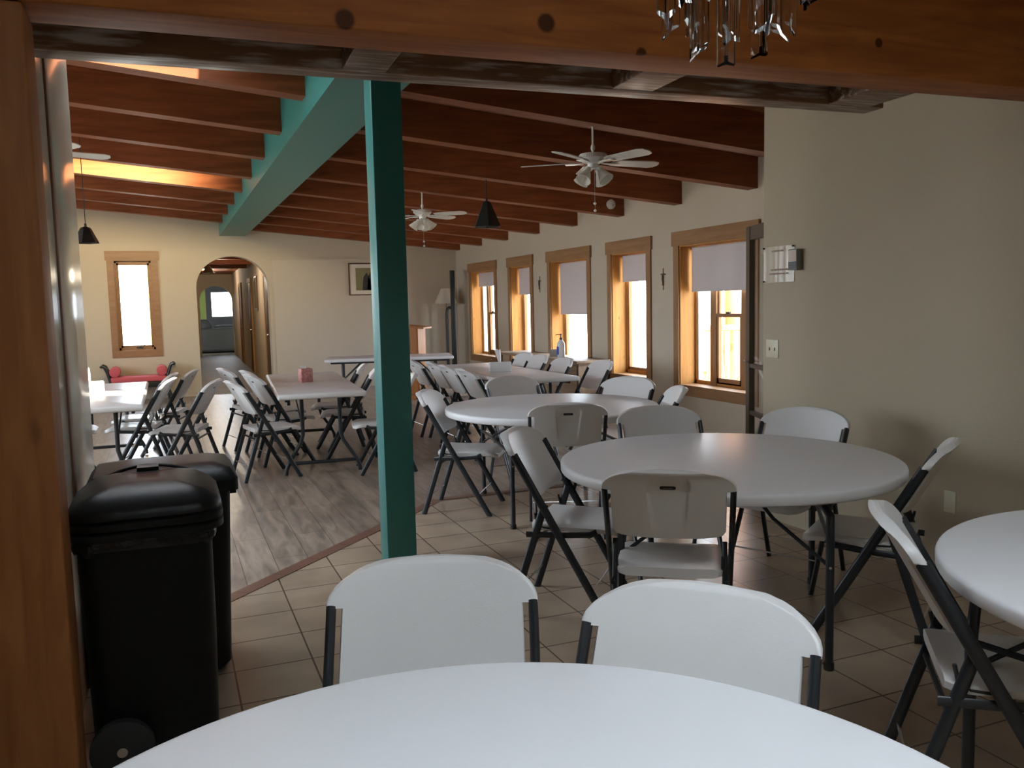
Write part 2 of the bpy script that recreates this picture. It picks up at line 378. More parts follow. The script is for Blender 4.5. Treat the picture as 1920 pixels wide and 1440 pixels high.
# baseboards (low pale skirting on the far wall, wood on the right)
struct(MB().box(XL, AX-AW, YF-.014, YF, 0, .09).ob('baseboard_far', MT['wall']))
struct(MB().box(AX+AW, XW, YF-.014, YF, 0, .09).ob('baseboard_far_right', MT['wall']))
struct(MB().box(XW-.014, XW, 4.6, YF, 0, .09).ob('baseboard_right', MT['wall']))
struct(MB().box(1.80, 4.0, YF-.03, YF, 2.335, 2.365).ob('trim_5', MT['wall']))
struct(MB().box(1.82, 4.0, YF-.012, YF, .09, 2.335).ob('trim_6', MT['screen']))

# ---------------------------------------------------------------- windows
def window(idx, side, h, kind, glass_d=.19, face='casing', horiz='pineh', rev='pine'):
    u0_, u1, z0, z1 = h; e = sempty('window_%d' % idx, wallmap(side)((u0_+u1)/2, 0, z0))
    def part(name, boxes, mat, parent=None):
        mb = MB()
        for b in boxes: wbox(mb, side, *b)
        o = mb.ob(name, MT[mat]); par = parent or e
        o.parent = par
        L_ = e.location if par is e else Vector((0, 0, 0))
        if par is e: o.data.transform(Matrix.Translation(-L_))
        else: o.data.transform(Matrix.Translation(-e.location))
        return o
    c = .095
    part('casing_side', [(u0_-c, u0_+.004, -.02, 0, z0-.02, z1)], face)
    part('casing_side', [(u1-.004, u1+c, -.02, 0, z0-.02, z1)], face)
    part('casing_head', [(u0_-c-.022, u1+c+.022, -.03, 0, z1-.004, z1+.15)], horiz)
    part('apron', [(u0_-c, u1+c, -.02, 0, z0-.115, z0-.018)], horiz)
    part('sill', [(u0_-.0, u1+.0, -.024, glass_d, z0-.02, z0+.003)], horiz)
    part('reveal', [(u1-.016, u1, 0, glass_d, z0, z1), (u0_, u0_+.016, 0, glass_d, z0, z1), (u0_+.016, u1-.016, 0, glass_d, z1-.016, z1)], rev)
    f = .045; d0, d1 = glass_d, glass_d+.06
    a, b, g, hh = u0_+.0, u1-.0, z0, z1
    part('frame', [(a, a+f, d0, d1, g, hh), (b-f, b, d0, d1, g, hh), (a, b, d0, d1, g, g+f), (a, b, d0, d1, hh-f, hh)], rev)
    part('jamb_liner', [(b-f-.022, b-f, d0+.012, d1, g+f, hh-f), (a+f, a+f+.022, d0+.012, d1, g+f, hh-f)], 'white')
    cells = []
    if kind == 'triple':
        m1, m2 = a+(b-a)*.29, b-(b-a)*.29
        part('mullion', [(m1-.05, m1+.05, d0-.01, d1, g, hh)], face); part('mullion', [(m2-.05, m2+.05, d0-.01, d1, g, hh)], face)
        cells = [(a+f+.02, m1-.05, g+f, hh-f), (m2+.05, b-f-.02, g+f, hh-f)]
        zm = g+(hh-g)*.51
        s = part('sash', [(m1+.05, m1+.085, d0, d1-.02, g+f, zm), (m2-.085, m2-.05, d0, d1-.02, g+f, zm), (m1+.05, m2-.05, d0, d1-.02, g+.03, g+.09), (m1+.05, m2-.05, d0-.008, d1-.02, zm-.035, zm)], face)
        part('lock', [((m1+m2)/2-.03, (m1+m2)/2+.03, d0-.02, d0, zm, zm+.018)], 'bronze', s)
        part('sash', [(m1+.05, m1+.07, d0+.02, d1, zm, hh-f), (m2-.07, m2-.05, d0+.02, d1, zm, hh-f), (m1+.05, m2-.05, d0+.02, d1, hh-f-.04, hh-f)], face)
        cells += [(m1+.085, m2-.085, g+.09, zm-.035), (m1+.07, m2-.07, zm, hh-f-.04)]
    else:
        part('sash', [(a+f, a+f+.03, d0+.01, d1, g+f, hh-f), (b-f-.03, b-f, d0+.01, d1, g+f, hh-f), (a+f, b-f, d0+.01, d1, g+f, g+f+.035), (a+f, b-f, d0+.01, d1, hh-f-.035, hh-f)], face)
        cells = [(a+f+.03, b-f-.03, g+f+.035, hh-f-.035)]
        if kind == 'crank':
            o = MB(); L_ = wallmap(side)((a+b)/2+.03, d0-.01, g+.055)
            o.box(L_[0]-.05, L_[0]+.05, L_[1]-.03, L_[1], L_[2]-.018, L_[2]); o.tube([(L_[0], L_[1]-.03, L_[2]), (L_[0]+.02, L_[1]-.06, L_[2]+.015), (L_[0]+.09, L_[1]-.05, L_[2]+.03)], .006)
            q = o.ob('crank', MT['bronze'], e); q.data.transform(Matrix.Translation(-e.location))
    for (p, q, r, s_) in cells:
        part('pane', [(p, q, d1-.035, d1-.029, r, s_)], 'glass')
    # portal
    cpos = wallmap(side)((u0_+u1)/2, glass_d+.075, (z0+z1)/2)
    rot = {'right': (0, pi/2, 0), 'far': (-pi/2, 0, 0), 'left': (0, -pi/2, 0), 'back': (pi/2, 0, 0)}[side]
    sx, sy = ((z1-z0, u1-u0_) if side in ('right', 'left') else (u1-u0_, z1-z0))
    portal(cpos, rot, sx, sy)
    return e
kinds = ['triple', 'single', 'single', 'single', 'triple']
for i, h in enumerate(WR): window(i+1, 'right', h, kinds[i])
window(6, 'far', WF[0], 'crank', .10, 'pinex', 'pinex', 'pinex')
for i, h in enumerate(WB): window(7+i, 'back', h, 'single')
for i, h in enumerate(WLn): window(8+i, 'left', h, 'single')
# roller blinds
bb = [1.565, 1.72, 1.31, 1.62, 1.80]
bl = ['white roller blind half down in the nearest, widest window', 'white roller blind pulled a little down in the second window from the near corner',
      'white roller blind pulled furthest down, in the window behind the sanitizer bottle', 'white roller blind in the narrow window between the two farthest wide ones',
      'white roller blind barely lowered in the farthest window by the corner']
for i, h in enumerate(WR):
    u0_, u1, z0, z1 = h; yc = (u0_+u1)/2; t = thing('roller_blind', bl[i], 'blind', (XW+.15, yc, 2.02), 0, 'roller blinds in the window wall')
    hw = (u1-u0_)/2-.03
    MB().tube([(0, -hw, 0), (0, hw, 0)], .018).ob('roller_tube', MT['blind'], t)
    mb = MB(); zb = bb[i]-2.02
    mb.box(-.019, -.017, -hw+.01, hw-.01, zb, 0); mb.ob('fabric', MT['blind'], t)
    MB().box(-.023, -.013, -hw+.01, hw-.01, zb-.012, zb+.008).ob('hem_bar', MT['blind'], t)

# ---------------------------------------------------------------- joists, beams, posts
JYL = [5.96, 7.19, 8.43, 9.70, 10.89, 12.14, 13.43, 14.65]
JY = [6.71-2*1.256, 6.71-1.256, 6.71, 7.98, 9.23, 10.49, 11.75, 13.0, 14.23, 15.44]
def joist(y, x0, x1, label, grp):
    t = .15; y -= .055; a, b = jz(x0), jz(x1); H = .29
    mb = MB(); cx = (x0+x1)/2; cz = jz(cx)
    mb.hexa([(q[0]-cx, q[1]-y, q[2]-cz) for q in ((x0,y,a),(x1,y,b),(x1,y+t,b),(x0,y+t,a),(x0,y,a+H),(x1,y,b+H),(x1,y+t,b+H),(x0,y+t,a+H))])
    tag(mb.ob('ceiling_joist', MT['joist'], loc=(cx, y, cz)), label, 'beam', grp)
ordn = ['nearest', 'second nearest', 'third nearest', 'fourth nearest', 'fifth nearest', 'sixth nearest', 'seventh nearest', 'eighth nearest', 'ninth nearest', 'farthest']
for i, y in enumerate(JY):
    xr = XN if i == 0 else XW
    if i == 0:
        joist(y, XL, xr, 'dark red-brown ceiling joist just behind the ladder-like header', 'ceiling joists')
    else:
        joist(y, 1.385, xr, 'red-brown joist from the teal beam to the window wall, %s of its row' % ('nearest' if i == 1 else ordn[i-1]), 'ceiling joists')
for i, y in enumerate(JYL): joist(y, XL, .955, 'red-brown joist left of the teal beam, %s of its row' % (ordn[i] if i < 7 else 'farthest'), 'ceiling joists')
# keep the painted beam below the sloping deck
mb = MB(); za = jz(.955)+.288; zb = jz(1.385)+.288
mb.hexa([(-.215,0,0),(.215,0,0),(.215,YF-4.45,0),(-.215,YF-4.45,0),(-.215,0,za-2.75),(.215,0,zb-2.75),(.215,YF-4.45,zb-2.75),(-.215,YF-4.45,za-2.75)])
tag(mb.ob('ceiling_beam', MT['teal'], loc=(1.17, 4.45, 2.75)), 'long teal painted beam running the length of the ceiling to the far wall', 'beam')
t = thing('support_post', 'square teal painted post holding up the teal ceiling beam', 'post', (1.166, 4.655, 0))
MB().rbox(-.0835, .0835, -.0835, .0835, 0, 2.75, .006).ob('shaft', MT['teal'], t)
MB().box(-.105, .105, -.105, .105, .004, .014).ob('base_plate', MT['teal'], t)
# header over the opening
mb = MB().rbox(-2.1, 2.16, 0, .20, 0, .85, .008)
tag(mb.ob('header_beam', MT['header'], loc=(XN-2.1, 2.59, 2.31), rotz=-.038), 'thick orange-brown timber header with round knots across the top', 'beam')
MTb = MB().rbox(-1.70, 1.70, 0, .12, 0, .5, .006)
tag(MTb.ob('header_beam', MT['header2'], loc=(3.05-1.70, 3.055, 2.31), rotz=-.038), 'weathered dark header board with whitish scuffed underside behind the orange timber', 'beam')
for k, (a, b) in enumerate(((.622, .778), (1.68, 1.865), (2.736, 2.965))):
    tag(MB().rbox(-(b-a)/2, (b-a)/2, 0, .27, 0, .3, .004).ob('spacer_block', MT['header2'], loc=((a+b)/2, 2.845-.038*(a+b)/2, 2.312), rotz=-.038),
        ['wood spacer block in the header gap above the teal post', 'wood spacer block in the header gap, the middle one above the nearer ceiling fan', 'wood spacer block in the header gap next to the right wall'][k], 'block', 'spacer blocks between the two headers')
mb = MB().rbox(-.15, .15, -.10, .10, 0, 2.308, .012)
tag(mb.ob('timber_post', MT['column'], loc=(-.453, 2.76, 0)), 'thick orange-brown timber post at the left edge of the picture', 'post')
# near-room ceiling planks hidden above the header are the same deck

# ---------------------------------------------------------------- chairs
def back_panel():
    mb = MB(); NU, NV = 26, 22
    zs = [.572+(.868-.572)*(i/NV) for i in range(NV+1)]
    def hw(z):
        if z < .775:
            if z < .607: return .212*max(.0, 1-((.607-z)/.0352)**3.6)**(1/4.2)
            return .212
        if z < .784: return .2475
        return .2475*max(0, 1-((z-.782)/.0865)**2.05)**(1/2.15)
    zs = sorted(set([z for z in zs if abs(z-.775) > .006 and z < .866]+[.5725, .574, .578, .583, .7745, .7765, .838, .848, .857, .862, .865, .8668, .8678]))
    front, back = [], []
    us = sorted(set([round(-1+2*j/NU, 4) for j in range(NU+1)]+[q*k for q in (-1, 1) for k in (.29, .32, .345, .365, .39, .96, .985)])); NU = len(us)-1
    for z in zs:
        w_ = hw(z); fr, bk = [], []
        for j in range(NU+1):
            s_ = us[j]; x = w_*s_
            yc = .23-.568*z-.032*(1-(x/.24)**2)
            rim = min(1, max(0, (z-.84)/.03))
            tk = .034
            if .60 < z < .825:   # recess moulded into the rear
                wd = .062+(z-.60)*.08
                k = max(0, min(1, (wd-abs(x))/.006))*min(1, (z-.60)/.18)*min(1, (.825-z)/.006)
                tk -= .017*k
            if z > .835: tk += .010*min(1, (z-.835)/.01)
            edge = min(1, (w_-abs(x))/.006+.55)
            tk *= edge
            if z > .856: tk *= max(.3, min(1, (.870-z)/.0135))
            fe = .0105*edge*(max(.3, min(1, (.870-z)/.0135)) if z > .856 else 1); fr.append((x, yc+fe, z)); bk.append((x, yc-max(tk-fe, .002), z))
        front.append(fr); back.append(bk)
    n = NU+1
    rings = [f+b[::-1] for f, b in zip(front, back)]
    mb.loft(rings)
    return mb
def seat_panel():
    mb = MB(); NX, NY = 18, 20
    def top(x, y):
        d = .012*(1-(x/.2)**2)*(1-abs((y-.05)/.22)**2)
        z = .452-max(0, d)
        if y > .20: z -= .022*((y-.20)/.075)**2
        if y < -.10: z += .004*((-.10-y)/.04)
        return z
    def hw(y):
        w_ = .205
        if y > .215: w_ = .205-.05*((y-.215)/.065)**2
        if y < -.10: w_ = .205-.02*((-.10-y)/.045)**2
        return w_
    rings = []
    ys = [-.145+(.28+.145)*i/NY for i in range(NY+1)]
    for y in ys:
        w_ = hw(y); up_ = []; dn = []
        for j in range(NX+1):
            s_ = -1+2*j/NX; x = w_*s_; z = top(x, y); e = max(0, abs(s_)-.9)/.1
            t_ = .036; zz = z-.010*e*e
            if y > .265: t_ *= .75
            up_.append((x, y, zz)); dn.append((x*.985, y, z-t_+.006*e))
        rings.append(up_+dn[::-1])
    mb.loft(rings); return mb
def label_mesh():
    cu_ = bpy.data.curves.new('maker_label', 'FONT'); cu_.body = 'LIFETIME'; cu_.size = .0085; cu_.align_x = 'CENTER'; cu_.align_y = 'CENTER'; cu_.extrude = .0002
    o = bpy.data.objects.new('t', cu_); COL.objects.link(o); bpy.context.view_layer.update()
    me = bpy.data.meshes.new_from_object(o.evaluated_get(bpy.context.evaluated_depsgraph_get()))
    vs_ = [tuple(v.co) for v in me.vertices]; fs = [tuple(p.vertices) for p in me.polygons]
    bpy.data.objects.remove(o); return vs_, fs
LV, LF = label_mesh()
def make_chair():
    t = thing('folding_chair', '', 'chair')
    st, pl = MT['steel'], MT['plastic']
    back_panel().ob('backrest', pl, t, sharp=.9); seat_panel().ob('seat', pl, t, sharp=.9)
    for s in (-1, 1):
        a = Vector((s*.231, .23, 0)); b = Vector((s*.236, -.211, .777))
        MB().tube([a, a.lerp(b, .3), a.lerp(b, .6), b], .0195, .0115, 12, (1, 0, 0)).xf(Matrix()).ob('front_leg', st, t)
        q = MB().tube([a+Vector((0, 0, .001)), a+(b-a)*.02], .0125, .020, 12, (1, 0, 0)); 
        c = Vector((s*.211, -.253, 0)); d = Vector((s*.208, -.075, .545))
        MB().tube([c, c.lerp(d, .5), d], .0185, .011, 12, (1, 0, 0)).ob('rear_leg', st, t)
        br = MB().tube([(s*.213, -.165, .40), (s*.213, .0, .405), (s*.213, .14, .415), (s*.205, .17, .43)], .014, .006, 8, (1, 0, 0))
        br.tube([(s*.200, -.125, .50), (s*.200, -.115, .455), (s*.200, -.085, .435), (s*.2, -.02, .43)], .006, .006, 8)
        br.ob('seat_bracket', st, t)
    def at_f(z): return .23-.568*z
    mb = MB(); y = at_f(.15); mb.tube([(-.228, y, .15), (.228, y, .15)], .0045, n=8); mb.ob('front_crossbar', MT['silver'], t, label='thin bright crossbar')
    y = -.253+.178*.13/.545; MB().tube([(-.206, y, .13), (.206, y, .13)], .0045, n=8).ob('rear_crossbar', MT['silver'], t, label='thin bright crossbar')
    y = -.253+.178*.36/.545; mb = MB().tube([(-.208, y, .36), (.208, y, .36)], .009, n=8); mb.tube([(-.2, .12, .408), (.2, .12, .408)], .008, n=8)
    mb.ob('seat_rail', st, t)
    # maker's label on the rear of the backrest
    mb = MB(); z = .79; y = .23-.568*z-.032-.014*.65+.001
    tilt = Matrix.Translation((0, y, z)) @ Matrix.Rotation(math.atan(.568), 4, 'X')
    pts = [(.029*math.copysign(abs(math.cos(a))**.35, math.cos(a)), .0075*math.copysign(abs(math.sin(a))**.5, math.sin(a))) for a in [2*pi*(k+.5)/24 for k in range(24)]]
    k0 = len(mb.v); mb.loft([[(p, -.0012, q) for p, q in pts], [(p, .0012, q) for p, q in pts]])
    mb.mi = 1; mb.add([(v[0], -.0016, v[1]) for v in LV], LF)
    mb.xf(tilt); mb.ob('maker_label', [MT['label'], MT['labelt']], t, label='small dark rounded label with pale lettering')
    return t
proto = [make_chair()]
def chair(x, y, deg, label, group):
    t = proto.pop() if proto else copy_tree(CH0)
    t.location = (x, y, .001); t.rotation_euler = (0, 0, math.radians(deg)-pi/2)
    t['label'] = label; t['group'] = group
    return t
CH0 = proto[0]
gA, gB, gC, gD, gE, gF = ('chairs at the nearest round table', 'chairs around the middle round table', 'chairs around the far round table', 'chairs at the left long table', 'chairs at the table with the floral tissue box', 'chairs at the long table by the windows')
CH = [
 (.47, 1.67, -110.4, 'white folding chair facing the camera, left of the pair at the nearest round table', gA),
 (.82, 1.29, -137.5, 'white folding chair facing the camera, right of the pair at the nearest round table', gA),
 (1.808, 2.828, 56, 'white folding chair turned away, its seat visible, before the middle round table', gB),
 (1.77, 3.63, -41, 'white folding chair at the left rim of the middle round table', gB),
 (2.52, 3.93, -106, 'white folding chair between the middle and far round tables, facing us', gB),
 (2.99, 3.55, -154, 'white folding chair behind the middle round table, against the plain right wall', gB),
 (2.845, 2.788, 125, 'white folding chair at the right rim of the middle round table, side on', gB),
 (1.95, 5.75, -33, 'white folding chair at the left end of the far round table, panel catching bright light', gC),
 (2.35, 4.89, 68, 'white folding chair turned away with dark label, in front of the far round table', gC),
 (2.67, 6.31, -85, 'white folding chair behind the far round table, before the long window table', gC),
 (3.20, 5.80, -150, 'white folding chair at the right back of the far round table beneath the nearest windows', gC),
 (3.076, 5.178, 158, 'white folding chair, mostly hidden, at the right rim of the far round table', gC),
 (2.10, 1.64, -40, 'white folding chair at the round table cut by the right edge', 'chair at the right edge table'),
 (2.84, 9.35, 2, 'white folding chair on the left side of the window table, farthest of its row', gF),
 (2.92, 8.84, 0, 'white folding chair on the left side of the window table, second farthest of its row', gF),
 (2.90, 8.28, 0, 'white folding chair on the left side of the window table, second nearest of its row', gF),
 (2.89, 7.69, 2, 'white folding chair on the left side of the window table, nearest of its row', gF),
 (3.92, 7.80, 178, 'white folding chair on the window side of the long table, nearest of its row', gF),
 (3.79, 8.45, 180, 'white folding chair on the window side of the long table, second nearest', gF),
 (3.80, 9.12, 181, 'white folding chair on the window side of the long table, second farthest', gF),
 (3.82, 9.62, 180, 'white folding chair on the window side of the long table, farthest, half hidden', gF),
 (0.768, 7.72, 11, 'white folding chair at the near left corner of the table with the floral box', gE),
 (0.988, 8.381, 12, 'white folding chair on the left of the floral box table, second from the near end', gE),
 (0.995, 8.962, 11, 'white folding chair on the left of the floral box table, third from the near end', gE),
 (0.806, 9.468, 13, 'white folding chair on the left of the floral box table, farthest, by the arch', gE),
 (1.674, 9.089, 168, 'white folding chair on the right of the floral box table, farthest', gE),
 (1.654, 8.399, 168, 'white folding chair right of the floral box table, second farthest, half behind the post', gE),
 (1.78, 7.50, 172, 'white folding chair hidden behind the teal post except its seat', gE),
 (0.125, 8.029, 163, 'white folding chair beside the sunlit left table, nearest the black bins', gD),
 (-0.017, 9.534, 166, 'white folding chair standing back from the left table, below the red bench', gD),
 (-0.252, 8.437, 170, 'white folding chair tucked at the right side of the left table', gD),
 (-0.232, 9.087, 170, 'white folding chair at the right side of the left table, just behind the tucked one', gD),
 (-.90, 7.75, 0, 'nearer of two white folding chairs behind the left table, seat seen under the top', gD),
 (-.90, 8.50, 0, 'farther of two white folding chairs behind the left table, seat seen under the top', gD),
]
for c in CH: chair(*c)

# ---------------------------------------------------------------- tables
def round_table(x, y, rot, label):
    t = thing('round_folding_table', label, 'table', (x, y, 0), rot, 'round folding tables'); R = .762
    MB().lathe([(0, .705), (R-.05, .705), (R-.045, .695), (R-.012, .695), (R-.003, .699), (R, .704), (R+.001, .730), (R-.002, .738), (R-.008, .7425), (R-.018, .7445), (0, .7445)], n=96).ob('tabletop', MT['tabletop'], t, sharp=1.2)
    fr = MB()
    for s in (-1, 1):
        fr.tube([(-.36, s*.44, .685), (.36, s*.44, .685)], .012, n=8); fr.tube([(-.5, s*.12, .685), (.5, s*.12, .685)], .012, n=8)
    fr.ob('under_frame', MT['steel'], t)
    for sx in (-1, 1):
        for sy in (-1, 1):
            lx, ly = sx*.41, sy*.53
            mb = MB().tube([(sx*.36, sy*.44, .69), (lx, ly-sy*.01, .62), (lx, ly, .5), (lx, ly, .02)], .0165, n=12)
            mb.tube([(lx, ly, .42), (sx*.2, sy*.36, .56), (sx*.1, sy*.3, .675)], .008, n=8)
            l = mb.ob('leg', MT['steel'], t); MB().lathe([(.02, 0), (.02, .03)], (lx, ly, .004), 12).ob('foot_cap', MT['rubber'], l)
            MB().lathe([(.006, -.0185), (.006, .0)], (lx, ly, .42), 8, 'y').ob('rivet', MT['silver'], l)
        MB().tube([(sx*.41, -.53, .5), (sx*.41, .53, .5)], .010, n=8).ob('crossbar', MT['steel'], t)
    return t
round_table(.336, .862, math.radians(20), 'round white folding table filling the bottom of the picture')
round_table(2.357, 3.208, math.radians(-38), 'round white folding table in the middle right, below the plain wall')
round_table(2.534, 5.507, math.radians(-10), 'round white folding table beyond the middle one, just right of the teal post')
round_table(2.543, 1.207, math.radians(10), 'round white folding table cut off by the right edge of the picture')
def long_table(x, y, rot, label, L=2.44, group='long folding tables'):
    t = thing('long_folding_table', label, 'table', (x, y, 0), rot, group); W_ = .38; h = L/2
    mb = MB()
    for s in (-1, 1):
        y0, y1 = (0.002, h) if s > 0 else (-h, -.002)
        mb.rbox(-W_, W_, y0, y1, .695, .7445, .018, 4)
    mb.ob('tabletop', MT['tabletop'], t, sharp=1.2)
    fr = MB()
    for s in (-1, 1): fr.box(s*.30-.012, s*.30+.012, -h+.08, h-.08, .67, .696)
    fr.ob('side_rail', MT['steel'], t)
    for s in (-1, 1):
        yy = s*(h-.24)
        for q in (-1, 1):
            l = MB().tube([(q*.165, yy, .69), (q*.165, yy, .36), (q*.185, yy+s*.01, .29), (q*.29, yy+s*.03, .13), (q*.32, yy+s*.035, .06), (q*.325, yy+s*.035, .01)], .018, n=10)
            l.tube([(q*.165, yy, .42), (q*.2, yy-s*.28, .68)], .007, n=8)
            l.ob('leg', MT['steel'], t)
        MB().tube([(-.3, yy+s*.03, .11), (.3, yy+s*.03, .11)], .016, n=8).ob('foot_bar', MT['steel'], t)
    return t
long_table(-.575, 8.50, 0, 'long white folding table at far left, its top glaring under the window')
long_table(1.31, 8.58, math.radians(-4), 'long white folding table left of the teal post carrying a floral tissue box')
long_table(3.39, 8.72, 0, 'long white folding table along the windows carrying a plain tissue box')
long_table(3.03, 12.24, math.radians(90-13), 'long white folding table crosswise at the far end, in front of the lectern', 1.83)

# ---------------------------------------------------------------- bins
def rrect(x0, x1, y0, y1, r, z, n=5):
    q = []
    for cx, cy_, a0 in ((x1-r, y1-r, 0), (x0+r, y1-r, pi/2), (x0+r, y0+r, pi), (x1-r, y0+r, 1.5*pi)):
        for i in range(n+1):
            a = a0+i*pi/2/n; q.append((cx+r*math.cos(a), cy_+r*math.sin(a), z))
    return q
t = thing('wheeled_bin', 'black wheeled rubbish bin with domed ribbed lid beside the timber post, the nearer one', 'bin', (-.085, 3.10, 0), 0)
mb = MB()
mb.loft([rrect(-.185, .17, -.19, .18, .05, .05), rrect(-.20, .18, -.205, .20, .06, .08), rrect(-.208, .188, -.215, .22, .06, .45), rrect(-.215, .19, -.225, .235, .06, .80)])
mb.ob('bin_body', MT['black'], t)
mb = MB()
prof = [(.0, .765), (.014, .77), (.014, .79), (.004, .796), (.014, .802), (.014, .822), (.004, .828), (.012, .834), (.010, .852), (-.006, .868), (-.03, .886), (-.065, .903), (-.11, .916), (-.16, .922)]
mb.loft([rrect(-.225-o, .215+o, -.24-o, .25+o, max(.02, .09+o), z) for o, z in prof]); mb.ob('lid', MT['black'], t, sharp=1.0)
mb = MB()
arc = [(-.20+.40*i/16, .17, .862+.068*math.sin(pi*i/16)**.8) for i in range(17)]
mb.tube(arc, .006, n=8); mb.tube([(p[0]*.96, p[1]-.05, p[2]-.012) for p in arc], .004, n=8)
mb.box(-.035, .035, .10, .18, .912, .934)
mb.ob('lid_handle', MT['black'], t)
mb = MB(); ring0 = []
for z, o in ((.735, .003), (.75, .009), (.768, .006), (.78, .004)):
    ring = []
    for i, p in enumerate(rrect(-.218-o, .195+o, -.229-o, .238+o, .06, z, 8)):
        k = random.uniform(-.004, .006); ring.append((p[0]*(1+k*2), p[1]*(1+k*2), p[2]+(random.uniform(-.02, .006) if z < .74 else 0)))
    ring0.append(ring)
mb.loft(ring0, cap=False); mb.ob('bin_liner', MT['bag'], t, sharp=2)
for yy_ in (-.245, .24):
    wl = MB().lathe([(.08, -.02), (.095, -.015), (.095, .015), (.08, .02)], (-.115, yy_, .099), 24, 'y').ob('wheel', MT['rubber'], t)
    MB().lathe([(.016, -.027), (.016, .027)], (-.115, yy_, .099), 12, 'y').ob('wheel_hub', MT['silver'], wl)
t = thing('wheeled_bin', 'black square-lidded rubbish bin standing behind the domed one', 'bin', (-.05, 3.72, 0), 0)
mb = MB(); mb.loft([rrect(-.20, .20, -.20, .19, .04, .03), rrect(-.22, .225, -.22, .21, .05, .06), rrect(-.25, .255, -.23, .23, .05, .80)]); mb.ob('bin_body', MT['black'], t)
mb = MB(); mb.loft([rrect(-.27, .285, -.245, .245, .04, z) for z in (.765, .81)]+[rrect(-.262, .278, -.237, .237, .04, .82), rrect(-.24, .26, -.20, .20, .05, .848), rrect(-.13, .20, -.10, .15, .03, .862), rrect(-.12, .19, -.09, .14, .03, .863)])
mb.ob('lid', MT['black'], t, sharp=.5)
MB().box(.255, .29, .02, .10, .70, .80).ob('latch', MT['black'], t)
mb = MB().tube([(-.2, .275, .80), (.2, .275, .80)], .016, n=8); mb.box(-.2, -.16, .24, .28, .78, .82); mb.box(.16, .2, .24, .28, .78, .82); mb.ob('handle', MT['black'], t)
for sx in (-1, 1): MB().lathe([(.06, -.02), (.07, 0), (.06, .02)], (sx*.2, .16, .07), 20, 'x').ob('wheel', MT['rubber'], t)

# ---------------------------------------------------------------- ceiling fans, pendants, chandelier
def make_fan(rod=.16):
    t = thing('ceiling_fan', '', 'ceiling fan')
    wh = MT['white']
    mb = MB().tube([(0, 0, 0), (0, 0, -rod)], .008, n=8); mb.lathe([(.012, 0), (.018, -.02), (.012, -.04)], (0, 0, -rod+.06), 12); mb.tube([(0, 0, -.004), (-.02, -.01, -.002), (-.03, -.01, -.01)], .004, n=6); mb.ob('downrod', wh, t)
    z = -rod
    MB().lathe([(.03, 0), (.095, -.004), (.10, -.012), (.10, -.035), (.092, -.042), (.075, -.062), (.04, -.072), (.038, -.10), (.03, -.105)], (0, 0, z), 40).ob('motor_housing', wh, t)
    mb = MB()
    for k in range(40):
        a = 2*pi*k/40; c, s = math.cos(a), math.sin(a); mb.tube([(c*.101, s*.101, z-.013), (c*.101, s*.101, z-.034)], .0022, n=5)
    mb.ob('vent_ribs', wh, t)
    for k in range(5):
        a = math.radians(71+72*k); R_ = Matrix.Rotation(a, 4, 'Z')
        mb = MB(); zb = z-.062
        mb.loft([[(.07, -.012, zb), (.07, .012, zb), (.07, .012, zb-.006), (.07, -.012, zb-.006)], [(.14, -.03, zb-.004), (.14, .03, zb-.004), (.14, .03, zb-.009), (.14, -.03, zb-.009)],
                 [(.2, -.028, zb-.004), (.2, .028, zb-.004), (.2, .028, zb-.009), (.2, -.028, zb-.009)]])
        i = mb.xf(R_).ob('blade_iron', wh, t)
        mb = MB(); th_ = math.radians(-11)
        def P(x, y, dz): return (x, y*math.cos(th_), zb+y*math.sin(th_)+dz)
        ol = [(.15, -.045), (.18, -.052), (.47, -.062), (.515, -.045), (.53, -.01), (.53, .01), (.515, .045), (.47, .062), (.18, .052), (.15, .045)]
        mb.loft([[P(x, y, 0) for x, y in ol], [P(x, y, .006) for x, y in ol]])
        mb.xf(R_).ob('blade', wh, t)
    for k in range(4):
        a = math.radians(25+90*k); R_ = Matrix.Rotation(a, 4, 'Z') @ Matrix.Translation((.045, 0, z-.105)) @ Matrix.Rotation(math.radians(-38), 4, 'Y')
        q = MB().lathe([(.014, 0), (.02, -.012), (.02, -.03), (.014, -.032)], n=16).xf(R_).ob('lamp_holder', wh, t)
        sh = MB(); pr = [(.018, -.028), (.03, -.05), (.042, -.085), (.055, -.115), (.052, -.115), (.039, -.085), (.027, -.05), (.016, -.03)]
        rings = []
        for r, zz in pr:
            rings.append([(r*(1+(.04 if i % 2 else -.02)*(abs(zz)/.115))*math.cos(2*pi*i/24), r*(1+(.04 if i % 2 else -.02)*(abs(zz)/.115))*math.sin(2*pi*i/24), zz) for i in range(24)])
        sh.loft(rings, cap=False); sh.xf(R_).ob('lamp_shade', MT['frost'], q)
    mb = MB().tube([(.01, 0, z-.1), (.01, 0, z-.34)], .0012, n=5); mb.lathe([(0, .012), (.011, .004), (.011, -.004), (0, -.012)], (.01, 0, z-.35), 12)
    mb.tube([(.012, 0, z-.36), (.012, 0, z-.39)], .0012, n=5); mb.lathe([(0, .012), (.011, .004), (.011, -.004), (0, -.012)], (.012, 0, z-.40), 12)
    mb.ob('pull_chain', wh, t)
    return t
fan = make_fan(.19); fan.location = (2.895, 5.50, jz(2.86)); fan['label'] = 'white five-blade ceiling fan with frosted lamp shades, the near one right of the teal post'; fan['group'] = 'ceiling fans'
f2 = copy_tree(fan); f2.location = (2.73, 9.27, jz(2.73)); f2.rotation_euler = (0, 0, .55); f2['label'] = 'white ceiling fan with frosted lamp shades, farther away just right of the teal post'
f3 = copy_tree(fan); f3.location = (-.86, 8.02, jz(-.86)-.0); f3.rotation_euler = (0, 0, .3); f3['label'] = 'white ceiling fan mostly hidden by the left wall edge, only blade ends showing'
